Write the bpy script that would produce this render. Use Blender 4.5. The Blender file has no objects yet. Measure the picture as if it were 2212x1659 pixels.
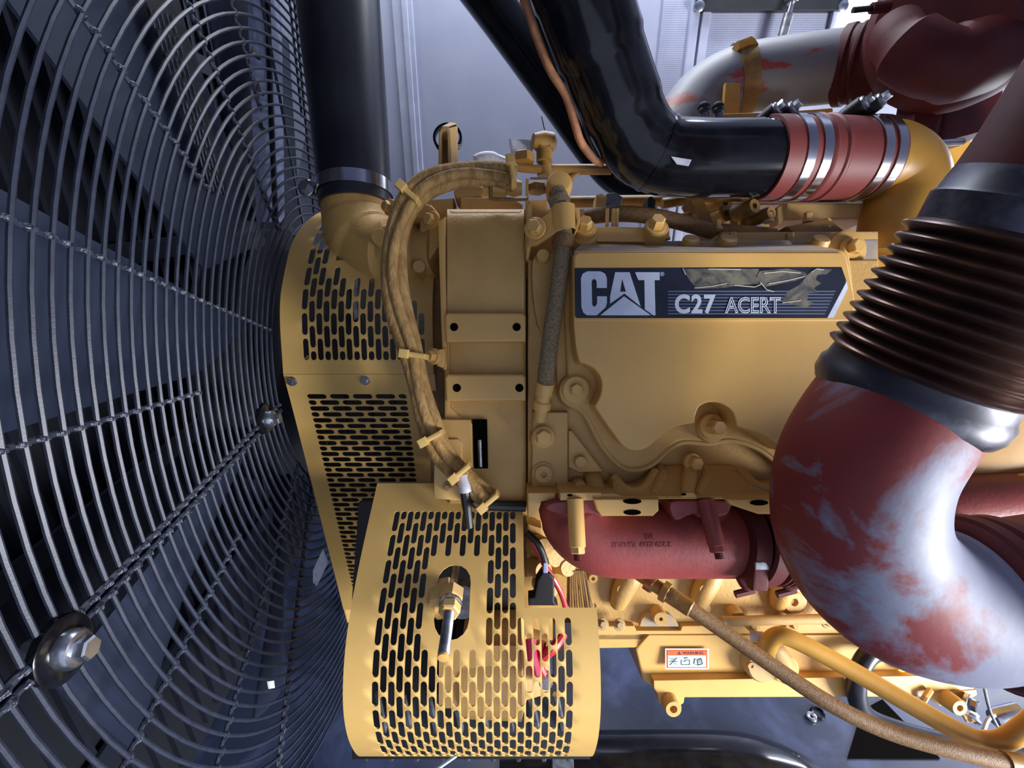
import bpy, bmesh, math, random
from mathutils import Vector as V, Matrix
random.seed(7)
PI = math.pi
# ------------------------------------------------------------------ camera
FPX, IW, IH = 1000.0, 2212, 1659
PITCH = math.radians(22)
CAM = V((0, 0, 1.5))
R = V((1, 0, 0))
U = V((0, math.sin(PITCH), math.cos(PITCH)))
F = V((0, math.cos(PITCH), -math.sin(PITCH)))
scene = bpy.context.scene
COL = scene.collection
cd = bpy.data.cameras.new('camera'); cam = bpy.data.objects.new('camera', cd); COL.objects.link(cam)
cam.location = CAM; cam.rotation_euler = (PI / 2 - PITCH, 0, 0)
cd.sensor_fit = 'HORIZONTAL'; cd.sensor_width = 36; cd.lens = 36 * FPX / IW; cd.clip_start = 0.02
scene.camera = cam
# ------------------------------------------------------------------ light
world = bpy.data.worlds.new('sky'); scene.world = world; world.use_nodes = True
bg = world.node_tree.nodes['Background']; bg.inputs[0].default_value = (0.66, 0.76, 1.0, 1); bg.inputs[1].default_value = 0.5
def area(name, loc, target, sx, sy, power, color):
    l = bpy.data.lights.new(name, 'AREA'); l.shape = 'RECTANGLE'; l.size = sx; l.size_y = sy; l.energy = power; l.color = color
    o = bpy.data.objects.new(name, l); COL.objects.link(o); o.location = loc
    o.rotation_euler = (V(target) - V(loc)).to_track_quat('-Z', 'Y').to_euler()
    return o
area('open_door_daylight', (2.75, -0.85, 0.75), (0.1, 0.8, 0.95), 1.2, 1.2, 158, (0.96, 0.97, 1.0))
area('far_side_daylight', (3.2, 2.15, 1.4), (0.3, 2.5, 1.2), 0.25, 1.5, 34, (0.92, 0.95, 1.0))
area('back_wall_fill', (-0.1, 2.0, 3.2), (-0.1, 2.5, 1.6), 2.4, 0.25, 42, (0.90, 0.94, 1.0))  # added lamp that brightens the back wall; the ceiling above is closed
vs = scene.view_settings; vs.view_transform = 'Standard'; vs.look = 'None'; vs.exposure = 0.95; vs.gamma = 1.0
try: vs.use_curve_mapping = False
except Exception: pass

# ------------------------------------------------------------------ helpers
def C(px, py, d):
    return CAM + R * ((px - 1106) / FPX * d) + U * ((829.5 - py) / FPX * d) + F * d
def Cp(p): return C(*p)
def s2l(c): return tuple(((x / 255) / 12.92 if x / 255 <= .04045 else ((x / 255 + .055) / 1.055) ** 2.4) for x in c) + (1,)

class MB:
    def __init__(s): s.v = []; s.f = []; s.wn = False
    def add(s, vs_, fs):
        o = len(s.v); s.v += [V(p) for p in vs_]; s.f += [tuple(i + o for i in q) for q in fs]; return s
    # swept tube, r may be list
    def tube(s, pts, r, n=10, caps=True, closed=False, flat=None, up=None):
        pts = [V(p) for p in pts]; m = len(pts)
        rs = r if isinstance(r, (list, tuple)) else [r] * m
        T = []
        for i in range(m):
            if closed: t = pts[(i + 1) % m] - pts[i - 1]
            else: t = pts[min(i + 1, m - 1)] - pts[max(i - 1, 0)]
            T.append(t.normalized() if t.length > 1e-9 else V((0, 0, 1)))
        a = V(up) if up is not None else (V((0, 0, 1)) if abs(T[0].z) < .9 else V((1, 0, 0)))
        nrm = (a - T[0] * a.dot(T[0])).normalized()
        vs_ = []
        for i in range(m):
            if i:
                ax = T[i - 1].cross(T[i])
                if ax.length > 1e-7:
                    nrm = Matrix.Rotation(math.atan2(ax.length, T[i - 1].dot(T[i])), 3, ax.normalized()) @ nrm
                nrm = (nrm - T[i] * nrm.dot(T[i])).normalized()
            b = T[i].cross(nrm)
            for k in range(n):
                an = 2 * PI * k / n
                fx = flat if flat else 1
                vs_.append(pts[i] + nrm * (math.cos(an) * rs[i]) + b * (math.sin(an) * rs[i] * fx))
        fs = []
        for i in range(m if closed else m - 1):
            j = (i + 1) % m
            for k in range(n):
                l = (k + 1) % n
                fs.append((i * n + k, i * n + l, j * n + l, j * n + k))
        if caps and not closed:
            fs.append(tuple(range(n - 1, -1, -1))); fs.append(tuple((m - 1) * n + k for k in range(n)))
        return s.add(vs_, fs)
    # surface of revolution: profile of (distance along axis, radius)
    def lathe(s, p0, axis, prof, n=24, capA=True, capB=True):
        p0 = V(p0); ax = V(axis).normalized()
        a = V((0, 0, 1)) if abs(ax.z) < .9 else V((1, 0, 0))
        x = (a - ax * a.dot(ax)).normalized(); y = ax.cross(x)
        vs_ = []
        for (t, r) in prof:
            for k in range(n):
                an = 2 * PI * k / n
                vs_.append(p0 + ax * t + x * (r * math.cos(an)) + y * (r * math.sin(an)))
        fs = []
        for i in range(len(prof) - 1):
            for k in range(n):
                l = (k + 1) % n
                fs.append((i * n + k, i * n + l, (i + 1) * n + l, (i + 1) * n + k))
        if capA and prof[0][1] > 1e-6: fs.append(tuple(range(n - 1, -1, -1)))
        if capB and prof[-1][1] > 1e-6: fs.append(tuple((len(prof) - 1) * n + k for k in range(n)))
        return s.add(vs_, fs)
    # extruded polygon (3D front loop, vector)
    def prism(s, loop, vec, bev=0, seg=2, holes=None):
        bm = bmesh.new(); vec = V(vec); s.wn = s.wn or bool(bev)
        fv = [bm.verts.new(p) for p in loop]
        face = bm.faces.new(fv)
        if face.normal.length == 0: face.normal_update()
        face.normal_update()
        r = bmesh.ops.extrude_face_region(bm, geom=[face])
        nv = [g for g in r['geom'] if isinstance(g, bmesh.types.BMVert)]
        bmesh.ops.translate(bm, vec=vec, verts=nv)
        if face.is_valid is False or face not in bm.faces: pass
        bmesh.ops.recalc_face_normals(bm, faces=bm.faces[:])
        if bev:
            es = [e for e in bm.edges if not (e.verts[0] in nv) and not (e.verts[1] in nv)]
            try: bmesh.ops.bevel(bm, geom=es, offset=bev, segments=seg, profile=.5, affect='EDGES', clamp_overlap=True)
            except Exception: pass
        bm.verts.index_update()
        s.add([v.co.copy() for v in bm.verts], [tuple(v.index for v in f_.verts) for f_ in bm.faces]); bm.free(); return s
    def plate(s, poly, d, t, bev=0, seg=2):
        """outline in photo pixels at camera depth d (or per-point depth), thickness t away from the viewer"""
        loop = [C(p[0], p[1], p[2] if len(p) > 2 else d) for p in poly]
        return s.prism(loop, F * t, bev, seg)
    def rect(s, x0, y0, x1, y1, d, t, bev=0, seg=2):
        return s.plate([(x0, y0), (x1, y0), (x1, y1), (x0, y1)], d, t, bev, seg)
    def box(s, c, sx, sy, sz, ax=None, ay=None, az=None, bev=0):
        c = V(c); ax = V(ax or (1, 0, 0)).normalized(); ay = V(ay or (0, 1, 0)).normalized(); az = V(az or (0, 0, 1)).normalized()
        lo = [c + ax * (i * sx / 2) + az * (j * sz / 2) - ay * (sy / 2) for i, j in ((-1, -1), (1, -1), (1, 1), (-1, 1))]
        return s.prism(lo, ay * sy, bev)
    def hexa(s, c, ax, r, h, dome=.25):
        c = V(c); ax = V(ax).normalized()
        a = V((0, 0, 1)) if abs(ax.z) < .9 else V((1, 0, 0))
        x = (a - ax * a.dot(ax)).normalized(); x = Matrix.Rotation(random.uniform(0, 1), 3, ax) @ x; y = ax.cross(x)
        vs_ = []
        for t, rr in ((0, r), (h * .85, r), (h, r * .84)):
            for k in range(6):
                an = PI / 3 * k; vs_.append(c + ax * t + x * (rr * math.cos(an)) + y * (rr * math.sin(an)))
        fs = [(i * 6 + k, i * 6 + (k + 1) % 6, (i + 1) * 6 + (k + 1) % 6, (i + 1) * 6 + k) for i in range(2) for k in range(6)]
        fs.append(tuple(12 + k for k in range(6))); fs.append(tuple(range(5, -1, -1)))
        return s.add(vs_, fs)
    def build(s, name, m, parent=None, smooth=35, solid=0):
        me = bpy.data.meshes.new(name)
        if parent is not None:
            o = ORG.get(parent.name, V((0, 0, 0)))
        elif s.v:
            xs = [p.x for p in s.v]; ys = [p.y for p in s.v]; zs = [p.z for p in s.v]
            o = V(((min(xs) + max(xs)) / 2, (min(ys) + max(ys)) / 2, min(zs)))
        else: o = V((0, 0, 0))
        me.from_pydata([tuple(p - o) for p in s.v], [], s.f)
        me.validate()
        bm = bmesh.new(); bm.from_mesh(me); bmesh.ops.remove_doubles(bm, verts=bm.verts, dist=1e-6)
        bmesh.ops.recalc_face_normals(bm, faces=bm.faces[:])
        if solid: bmesh.ops.solidify(bm, geom=bm.faces[:], thickness=solid)
        bm.to_mesh(me); bm.free()
        if smooth:
            for p in me.polygons: p.use_smooth = True
            me.set_sharp_from_angle(angle=math.radians(smooth))
        ob = bpy.data.objects.new(name, me); COL.objects.link(ob)
        me.materials.append(M[m] if isinstance(m, str) else m)
        if parent is not None: ob.parent = parent; ORG[ob.name] = o
        else: ob.location = o; ORG[ob.name] = o
        if s.wn and smooth:
            w_ = ob.modifiers.new('normals', 'WEIGHTED_NORMAL'); w_.keep_sharp = True; w_.weight = 90
        return ob
ORG = {}
def tag(o, label, cat, group=None, kind=None):
    if label: o['label'] = label
    if cat: o['category'] = cat
    if group: o['group'] = group
    if kind: o['kind'] = kind
    return o
def thing(name, label, cat, loc, group=None):
    o = bpy.data.objects.new(name, None); COL.objects.link(o); o.empty_display_size = .05
    o.location = loc; ORG[o.name] = V(loc); return tag(o, label, cat, group)
def spl(pts, k=6, closed=False):
    """Catmull-Rom through points (any dimension)"""
    pts = [tuple(p) for p in pts]; n = len(pts); out = []
    rng = range(n) if closed else range(n - 1)
    g = lambda i: pts[i % n] if closed else pts[max(0, min(n - 1, i))]
    for i in rng:
        p0, p1, p2, p3 = g(i - 1), g(i), g(i + 1), g(i + 2)
        for j in range(k):
            t = j / k
            out.append(tuple(.5 * ((2 * b) + (-a + c) * t + (2 * a - 5 * b + 4 * c - d_) * t * t + (-a + 3 * b - 3 * c + d_) * t ** 3) for a, b, c, d_ in zip(p0, p1, p2, p3)))
    if not closed: out.append(pts[-1])
    return out
def path(pts, k=6): return [C(*p) for p in spl(pts, k)]
def rrect(x0, y0, x1, y1, r, n=4):
    out = []
    for cx, cy, a0 in ((x1 - r, y0 + r, -90), (x1 - r, y1 - r, 0), (x0 + r, y1 - r, 90), (x0 + r, y0 + r, 180)):
        for i in range(n + 1):
            a = math.radians(a0 + 90 * i / n); out.append((cx + r * math.cos(a), cy + r * math.sin(a)))
    return out
def circ(cx, cy, r, n=20, ry=None): return [(cx + r * math.cos(2 * PI * i / n), cy + (ry or r) * math.sin(2 * PI * i / n)) for i in range(n)]
def bolt(parent, px, py, d, rp, m='yellow', axis=None, washer=1.5, h=.9, name='bolt', flange=True):
    """hex head on a washer, head radius rp in photo pixels at depth d; axis points out of the surface"""
    ax = V(axis).normalized() if axis is not None else -F
    r = rp / FPX * d; c = C(px, py, d); b = MB()
    if washer: b.lathe(c, ax, [(-r * .3, r * washer), (r * .18, r * washer), (r * .28, r * washer * .93)], 18)
    b.hexa(c + ax * (r * .25 if washer else -r * .1), ax, r, r * h * 1.2)
    return b.build(name, m, parent, smooth=25)

def annulus(outer, inner, cen):
    """triangles between two loops of (a,b) that are star shaped about cen; returns index triples, outer first"""
    ang = lambda p: math.atan2(p[1] - cen[1], p[0] - cen[0]) % (2 * PI)
    oi = sorted(range(len(outer)), key=lambda i: ang(outer[i])); ii = sorted(range(len(inner)), key=lambda i: ang(inner[i]))
    no, ni = len(oi), len(ii); i = j = 0; tr = []
    oa = [ang(outer[k]) for k in oi] ; ia = [ang(inner[k]) for k in ii]
    while i < no or j < ni:
        na = oa[i + 1] if i + 1 < no else (oa[0] + 2 * PI if i + 1 == no else 99)
        nb = ia[j + 1] if j + 1 < ni else (ia[0] + 2 * PI if j + 1 == ni else 99)
        A, B = oi[i % no], len(outer) + ii[j % ni]
        if i < no and (na <= nb or j >= ni): tr.append((A, oi[(i + 1) % no], B)); i += 1
        else: tr.append((A, len(outer) + ii[(j + 1) % ni], B)); j += 1
    return tr
def stadium(a0, a1, b0, b1, n=5):
    """slot lying along b"""
    w = (a1 - a0) / 2; ca = (a0 + a1) / 2; out = []
    L = max((b1 - b0) / 2 - w, 0); cb = (b0 + b1) / 2
    for i in range(n): t = PI * i / (n - 1); out.append((ca + w * math.cos(t), cb + L + w * math.sin(t)))
    for i in range(n): t = PI + PI * i / (n - 1); out.append((ca + w * math.cos(t), cb - L + w * math.sin(t)))
    return out
def slot_sheet(fn, A, a_pad, B, b_pad, nc, h, sw=.6, gap=.17, solid=lambda a, b: False, omit=lambda a, b: False, big=None):
    """sheet in (a,b): columns across a in range A, slots of pitch h along b in range B, staggered by half; plain pads around"""
    mb = MB(); w = (A[1] - A[0]) / nc; q = h / 4
    nb = round((B[1] - B[0]) / (h / 2)); B = (B[0], B[0] + nb * h / 2)
    def poly(ps): mb.add([fn(*p) for p in ps], [tuple(range(len(ps)))])
    def solid_cell(a0, a1, b0, b1):
        n = max(1, round((b1 - b0) / q))
        for i in range(n):
            c0 = b0 + (b1 - b0) * i / n; c1 = b0 + (b1 - b0) * (i + 1) / n
            poly([(a0, c0), (a1, c0), (a1, c1), (a0, c1)])
    def inbig(a, b): return big and big[0] < a < big[1] and big[2] < b < big[3]
    for i in range(nc):
        a0 = A[0] + w * i; a1 = a0 + w; ca = (a0 + a1) / 2
        cuts = [B[0]]; x = B[0] + (h / 2 if i % 2 else h)
        while x < B[1] - h * .1: cuts.append(x); x += h
        cuts.append(B[1])
        for b0, b1 in zip(cuts, cuts[1:]):
            cb = (b0 + b1) / 2
            sol = solid(ca, cb)
            if omit(ca, cb) and not sol: continue
            if sol or inbig(ca, b0 + q) or inbig(ca, b1 - q):
                n = max(1, round((b1 - b0) / q))
                for k in range(n):
                    c0 = b0 + (b1 - b0) * k / n; c1 = b0 + (b1 - b0) * (k + 1) / n
                    if not inbig(ca, (c0 + c1) / 2) and not omit(ca, (c0 + c1) / 2): poly([(a0, c0), (a1, c0), (a1, c1), (a0, c1)])
                continue
            n = max(1, round((b1 - b0) / q))
            outer = [(a0, b0), (a1, b0)] + [(a1, b0 + (b1 - b0) * k / n) for k in range(1, n)] + [(a1, b1), (a0, b1)] + [(a0, b1 - (b1 - b0) * k / n) for k in range(1, n)]
            g = gap * h / 2
            inner = stadium(ca - w * sw / 2, ca + w * sw / 2, b0 + g, b1 - g)
            mb.add([fn(*p) for p in outer + inner], annulus(outer, inner, (ca, cb)))
    # pads
    bl = [B[0] + (B[1] - B[0]) * k / (nb * 2) for k in range(nb * 2 + 1)]
    def pre(lo, hi, st): n = max(1, math.ceil(abs(hi - lo) / st)); return [lo + (hi - lo) * k / n for k in range(n + 1)]
    bb = pre(B[0] - b_pad[0], B[0], q) [:-1] + bl + pre(B[1], B[1] + b_pad[1], q)[1:] if b_pad[0] or b_pad[1] else bl
    al = [A[0] + w * k for k in range(nc + 1)]
    def cell(a0, a1, b0, b1):
        if not omit((a0 + a1) / 2, (b0 + b1) / 2): poly([(a0, b0), (a1, b0), (a1, b1), (a0, b1)])
    for pa, ps in ((0, a_pad[0]), (1, a_pad[1])):
        if not ps: continue
        xs = pre(A[0] - ps, A[0], .02) if pa == 0 else pre(A[1], A[1] + ps, .02)
        for x0, x1 in zip(xs, xs[1:]):
            for b0, b1 in zip(bb, bb[1:]): cell(x0, x1, b0, b1)
    for b0, b1 in zip(bb, bb[1:]):
        if B[0] - 1e-9 <= b0 and b1 <= B[1] + 1e-9: continue
        for a0, a1 in zip(al, al[1:]): cell(a0, a1, b0, b1)
    if big:
        a0, a1, b0, b1, hole = big
        outer = [(x, b0) for x in al if a0 - 1e-6 <= x <= a1 + 1e-6]
        right = [(a1, y) for y in bl if b0 + 1e-6 < y < b1 - 1e-6]
        top = [(x, b1) for x in reversed(al) if a0 - 1e-6 <= x <= a1 + 1e-6]
        left = [(a0, y) for y in reversed(bl) if b0 + 1e-6 < y < b1 - 1e-6]
        outer = outer + right + top + left
        mb.add([fn(*p) for p in outer + hole], annulus(outer, hole, ((a0 + a1) / 2, (b0 + b1) / 2)))
    return mb
def profile_fn(pts, k=8):
    """profile of (py, depth) points -> function of arc length giving the camera-plane point, plus its length and lookup"""
    sp = spl(pts, k); P = [C(1106, y, d) for y, d in sp]; L = [0]
    for a, b in zip(P, P[1:]): L.append(L[-1] + (b - a).length)
    def fn(s):
        if s <= 0: return P[0] + (P[0] - P[1]).normalized() * (-s)
        if s >= L[-1]: return P[-1] + (P[-1] - P[-2]).normalized() * (s - L[-1])
        for i in range(len(L) - 1):
            if L[i + 1] >= s: t = (s - L[i]) / (L[i + 1] - L[i]); return P[i].lerp(P[i + 1], t)
    def at(py):
        for i in range(len(sp) - 1):
            y0, y1 = sp[i][0], sp[i + 1][0]
            if min(y0, y1) <= py <= max(y0, y1): return L[i] + (L[i + 1] - L[i]) * (py - y0) / (y1 - y0)
        return L[-1]
    return fn, L[-1], at
def text_mb(body, to3, size=1.0, outline=0, depth=0, bold=0, sx=1.0, space=1.0):
    """built-in font text: maps (x, y) in text units through to3(x,y,z)"""
    cu = bpy.data.curves.new('t', 'FONT'); cu.body = body; cu.size = size; cu.resolution_u = 4; cu.space_character = space
    if outline: cu.fill_mode = 'NONE'; cu.bevel_depth = outline; cu.bevel_resolution = 0
    else: cu.extrude = depth; cu.offset = bold
    ob = bpy.data.objects.new('t', cu); COL.objects.link(ob)
    dg = bpy.context.evaluated_depsgraph_get(); me = bpy.data.meshes.new_from_object(ob.evaluated_get(dg))
    mb = MB(); mb.add([to3(v.co.x * sx, v.co.y, v.co.z) for v in me.vertices], [tuple(p.vertices) for p in me.polygons])
    w = max((v.co.x for v in me.vertices), default=0) * sx
    bpy.data.objects.remove(ob); bpy.data.curves.remove(cu); bpy.data.meshes.remove(me)
    return mb, w

# ------------------------------------------------------------------ materials
M = {}
def mat(name, col, rough=.5, metal=0, col2=None, scale=8, lo=.4, hi=.6, detail=5, bump=0, bscale=120, bdist=.002, coat=0, spec=.5, stretch=None, emit=None, dist=0, rough2=None, grad=None):
    m = bpy.data.materials.new(name); m.use_nodes = True; nt = m.node_tree; N = nt.nodes; L = nt.links
    b = N['Principled BSDF']; b.inputs['Base Color'].default_value = s2l(col); b.inputs['Roughness'].default_value = rough
    b.inputs['Metallic'].default_value = metal; b.inputs['Specular IOR Level'].default_value = spec
    if coat: b.inputs['Coat Weight'].default_value = coat; b.inputs['Coat Roughness'].default_value = .15
    tc = N.new('ShaderNodeTexCoord'); mp = N.new('ShaderNodeMapping'); L.new(tc.outputs['Object'], mp.inputs[0])
    if stretch: mp.inputs['Scale'].default_value = stretch
    if col2 is not None:
        n = N.new('ShaderNodeTexNoise'); n.inputs['Scale'].default_value = scale; n.inputs['Detail'].default_value = detail; n.inputs['Roughness'].default_value = .6
        n.inputs['Distortion'].default_value = dist
        L.new(mp.outputs[0], n.inputs['Vector'])
        r = N.new('ShaderNodeValToRGB'); r.color_ramp.elements[0].position = lo; r.color_ramp.elements[1].position = hi
        r.color_ramp.elements[0].color = s2l(col); r.color_ramp.elements[1].color = s2l(col2)
        src = n.outputs[0]
        if grad:   # worn more towards one side of the thing
            dp = N.new('ShaderNodeVectorMath'); dp.operation = 'DOT_PRODUCT'; dp.inputs[1].default_value = grad[:3]; L.new(tc.outputs['Object'], dp.inputs[0])
            ad = N.new('ShaderNodeMath'); ad.operation = 'ADD'; L.new(n.outputs[0], ad.inputs[0]); L.new(dp.outputs['Value'], ad.inputs[1])
            a2 = N.new('ShaderNodeMath'); a2.operation = 'ADD'; L.new(ad.outputs[0], a2.inputs[0]); a2.inputs[1].default_value = grad[3]; src = a2.outputs[0]
        L.new(src, r.inputs[0]); L.new(r.outputs[0], b.inputs['Base Color'])
        if rough2 is not None:
            r2 = N.new('ShaderNodeMapRange'); r2.inputs[1].default_value = lo; r2.inputs[2].default_value = hi; r2.inputs[3].default_value = rough; r2.inputs[4].default_value = rough2
            L.new(n.outputs[0], r2.inputs[0]); L.new(r2.outputs[0], b.inputs['Roughness'])
    if bump:
        n2 = N.new('ShaderNodeTexNoise'); n2.inputs['Scale'].default_value = bscale; n2.inputs['Detail'].default_value = 3
        L.new(mp.outputs[0], n2.inputs['Vector'])
        bp = N.new('ShaderNodeBump'); bp.inputs['Strength'].default_value = bump; bp.inputs['Distance'].default_value = bdist
        L.new(n2.outputs[0], bp.inputs['Height']); L.new(bp.outputs[0], b.inputs['Normal'])
    if emit: b.inputs['Emission Color'].default_value = s2l(emit[0]); b.inputs['Emission Strength'].default_value = emit[1]
    M[name] = m; return m
YEL = (216, 170, 96)
mat('yellow', YEL, .42, col2=(198, 155, 84), scale=5, lo=.35, hi=.75, bump=.05, bscale=60)
mat('yellow_cast', (205, 163, 92), .5, col2=(184, 144, 80), scale=7, lo=.35, hi=.7, bump=.28, bscale=150, bdist=.003)
mat('yellow_sheet', (212, 172, 100), .36, col2=(198, 156, 88), scale=4, lo=.4, hi=.8)
mat('yellow_dusty', (200, 162, 98), .6, col2=(170, 146, 112), scale=6, lo=.45, hi=.7, bump=.2, bscale=140)
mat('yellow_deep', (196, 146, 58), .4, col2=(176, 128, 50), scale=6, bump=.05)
mat('yellow_bright', (242, 190, 30), .4)
mat('dust_top', (150, 140, 132), .8, col2=(190, 156, 100), scale=16, lo=.45, hi=.68, bump=.2, bscale=200)
mat('olive_brass', (150, 112, 52), .45, col2=(120, 90, 44), scale=20)
mat('red_oxide', (138, 58, 54), .5, col2=(122, 48, 46), scale=9, bump=.22, bscale=170)
mat('red_dark', (88, 34, 34), .6, col2=(72, 28, 30), scale=6, bump=.12, bscale=90, spec=.25)
mat('red_silicone', (118, 50, 46), .55, bump=.08, bscale=300)
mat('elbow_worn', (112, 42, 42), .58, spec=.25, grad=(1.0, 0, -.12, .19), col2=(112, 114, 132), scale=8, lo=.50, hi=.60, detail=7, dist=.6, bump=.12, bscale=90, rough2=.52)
mat('pipe_worn', (150, 62, 48), .5, col2=(126, 127, 132), scale=9, lo=.38, hi=.43, detail=8, bump=.08, bscale=90, rough2=.5, stretch=(.6, 1, 1.6))
mat('bellows_steel', (66, 44, 40), .32, .6, col2=(88, 62, 52), scale=14)
mat('band_dark', (50, 50, 60), .4, .4, col2=(130, 132, 146), scale=9, lo=.5, hi=.75)
mat('steel', (188, 192, 200), .25, .95, col2=(160, 164, 172), scale=30)
mat('steel_dull', (150, 152, 158), .4, .9, col2=(110, 110, 116), scale=40)
mat('steel_band', (200, 200, 204), .2, 1.0, bump=.05, bscale=50)
mat('black_gloss', (10, 11, 15), .14, col2=(20, 21, 27), scale=18, spec=.35, bump=.05, bscale=25)
mat('black_rubber', (28, 29, 36), .33, col2=(38, 40, 48), scale=5, bump=.04)
mat('black_plastic', (22, 22, 25), .45)
mat('grille_wire', (32, 37, 51), .45, 0, col2=(40, 46, 62), scale=60, bump=.1, bscale=400)
mat('grille_weld', (58, 63, 78), .28, .2, col2=(30, 34, 45), scale=150, bump=.8, bscale=260, bdist=.003)
mat('fan_blade', (34, 43, 64), .55, col2=(27, 34, 52), scale=3, lo=.3, hi=.8)
mat('shroud_dark', (16, 18, 25), .7)
mat('core_dark', (22, 24, 32), .6, .3)
mat('post_grey', (150, 158, 190), .5, col2=(126, 134, 168), scale=9)
mat('wall_grey', (158, 164, 186), .45, .15, col2=(146, 152, 176), scale=3, lo=.35, hi=.7)
mat('wall_rib', (170, 176, 198), .45, .15, col2=(156, 162, 186), scale=5)
mat('floor_blue', (34, 43, 68), .42, col2=(72, 84, 122), scale=2.6, lo=.48, hi=.72, detail=8, dist=1.2, rough2=.55, bump=.06, bscale=60)
mat('frame_black', (14, 16, 22), .55, col2=(22, 25, 33), scale=12)
mat('hose_braid', (160, 128, 80), .75, col2=(122, 96, 58), scale=160, lo=.4, hi=.6, bump=.5, bscale=420, bdist=.002)
mat('hose_braid_dusty', (150, 130, 98), .85, col2=(112, 98, 74), scale=300, lo=.42, hi=.58, bump=.6, bscale=500, bdist=.002)
mat('hose_brown', (126, 92, 50), .6, col2=(100, 72, 40), scale=200, bump=.5, bscale=600, bdist=.0015)
mat('loom', (176, 140, 84), .8, col2=(140, 106, 58), scale=90, lo=.4, hi=.62, bump=.7, bscale=260, bdist=.003, stretch=(1, 1, .3))
mat('tie', (214, 176, 104), .45)
mat('wire_red', (170, 42, 44), .4)
mat('wire_orange', (178, 122, 84), .7, col2=(140, 94, 66), scale=30, bump=.3, bscale=200)
mat('magenta', (196, 44, 92), .4)
mat('white_film', (206, 206, 214), .4, col2=(176, 178, 190), scale=40)
mat('white_paint', (236, 238, 242), .5)
mat('decal_black', (28, 32, 44), .3, col2=(40, 45, 62), scale=20, lo=.4, hi=.75)
mat('decal_white', (214, 222, 238), .35, col2=(196, 204, 224), scale=14)
mat('decal_stripe', (96, 106, 134), .35)
mat('decal_tape', (124, 118, 104), .25, col2=(72, 72, 76), scale=28, lo=.4, hi=.65, dist=1.5)
mat('tape_edge', (214, 206, 188), .4)
mat('decal_orange', (232, 96, 40), .45)
mat('decal_pale', (196, 226, 228), .45)
mat('decal_ink', (50, 62, 74), .5)
mat('hole_dark', (8, 6, 5), 1.0, spec=.05)
mat('chain_brown', (120, 86, 44), .6, col2=(70, 48, 24), scale=60, lo=.45, hi=.55, stretch=(1, 1, .1))
mat('window_light', (255, 255, 255), .5, emit=((244, 248, 255), 6.0))
mat('shaft', (170, 176, 190), .2, 1.0)
mat('radiator_fin', (40, 43, 54), .4, .5)

def perf(m, scale, amt):
    """fine round perforation pattern as relief and tone on a sheet-metal wall"""
    nt = m.node_tree; N = nt.nodes; L = nt.links; b = N['Principled BSDF']
    tc = N.new('ShaderNodeTexCoord'); vo = N.new('ShaderNodeTexVoronoi'); vo.inputs['Scale'].default_value = scale; vo.inputs['Randomness'].default_value = 0.0
    L.new(tc.outputs['Object'], vo.inputs['Vector'])
    mr = N.new('ShaderNodeMapRange'); mr.inputs[1].default_value = .22; mr.inputs[2].default_value = .4; mr.inputs[3].default_value = 1 - amt; mr.inputs[4].default_value = 1
    L.new(vo.outputs['Distance'], mr.inputs[0])
    src = b.inputs['Base Color'].links[0].from_socket
    mx = N.new('ShaderNodeMix'); mx.data_type = 'RGBA'; mx.blend_type = 'MULTIPLY'; mx.inputs[0].default_value = 1
    L.new(src, mx.inputs[6]); L.new(mr.outputs[0], mx.inputs[7]); L.new(mx.outputs[2], b.inputs['Base Color'])
mat('wall_perf', (168, 174, 198), .5, .1, col2=(152, 158, 182), scale=3)
perf(M['wall_perf'], 130, .45)

# ================================================================== SETTING
def struct(mb, name, m, parent=None):
    o = mb.build(name, m, parent)
    if parent is None: o['kind'] = 'structure'
    return o
def wbox(x0, x1, y0, y1, z0, z1): return MB().box(((x0 + x1) / 2, (y0 + y1) / 2, (z0 + z1) / 2), x1 - x0, y1 - y0, z1 - z0)
def onY(px, py, Y):
    r = C(px, py, 1) - CAM; return CAM + r * (Y / r.y)
def onZ(px, py, Z):
    r = C(px, py, 1) - CAM; return CAM + r * ((Z - CAM.z) / r.z)
WY = 2.35
struct(wbox(-2.2, 3.6, -.46, 2.6, -.12, 0), 'floor', 'floor_blue')
wb = struct(wbox(-2.2, 1.0, WY, WY + .06, 0, 3.3), 'wall_back', 'wall_grey')
# perforated liner panels of the door side
sx0 = onY(1490, 100, WY).x; sx1 = onY(1872, 60, WY).x
struct(wbox(.62, sx1, WY - .012, WY + .05, 0, 3.3), 'wall_panel_perforated', 'wall_perf')
struct(wbox(sx1, 3.6, WY - .006, WY + .06, 0, 3.3), 'wall_panel', 'wall_grey')
rb = MB(); x0 = onY(872, 100, WY).x
rb.prism([V((x0 - .035, WY - .012, 0)), V((x0 + .05, WY - .012, 0)), V((x0 + .05, WY - .012, 3.2)), V((x0 - .035, WY - .012, 3.2))], V((0, .014, 0)), .004)
rb.prism([V((x0 + .005, WY - .02, 0)), V((x0 + .03, WY - .02, 0)), V((x0 + .03, WY - .02, 3.2)), V((x0 + .005, WY - .02, 3.2))], V((0, .01, 0)), .004)
struct(rb, 'trim_1', 'wall_rib')
rb = MB()
for dx in (0, .045):
    rb.box((sx0 + dx, WY - .02, 1.6), .035, .02, 3.2, bev=.004)
struct(rb, 'trim_2', 'wall_rib')
struct(MB().box((sx1, WY - .018, 1.6), .03, .02, 3.2, bev=.004), 'trim_3', 'wall_rib')
struct(wbox(-2.2, 3.6, -.46, 2.6, 3.3, 3.36), 'ceiling', 'wall_grey')
struct(wbox(-2.2, -.42, -.46, -.40, 0, 3.3), 'wall_front', 'wall_grey')
struct(wbox(-.42, .95, -.46, -.40, 1.75, 3.3), 'front_shade_header', 'wall_grey')  # unseen lintel added to keep door light off the upper engine
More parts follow.
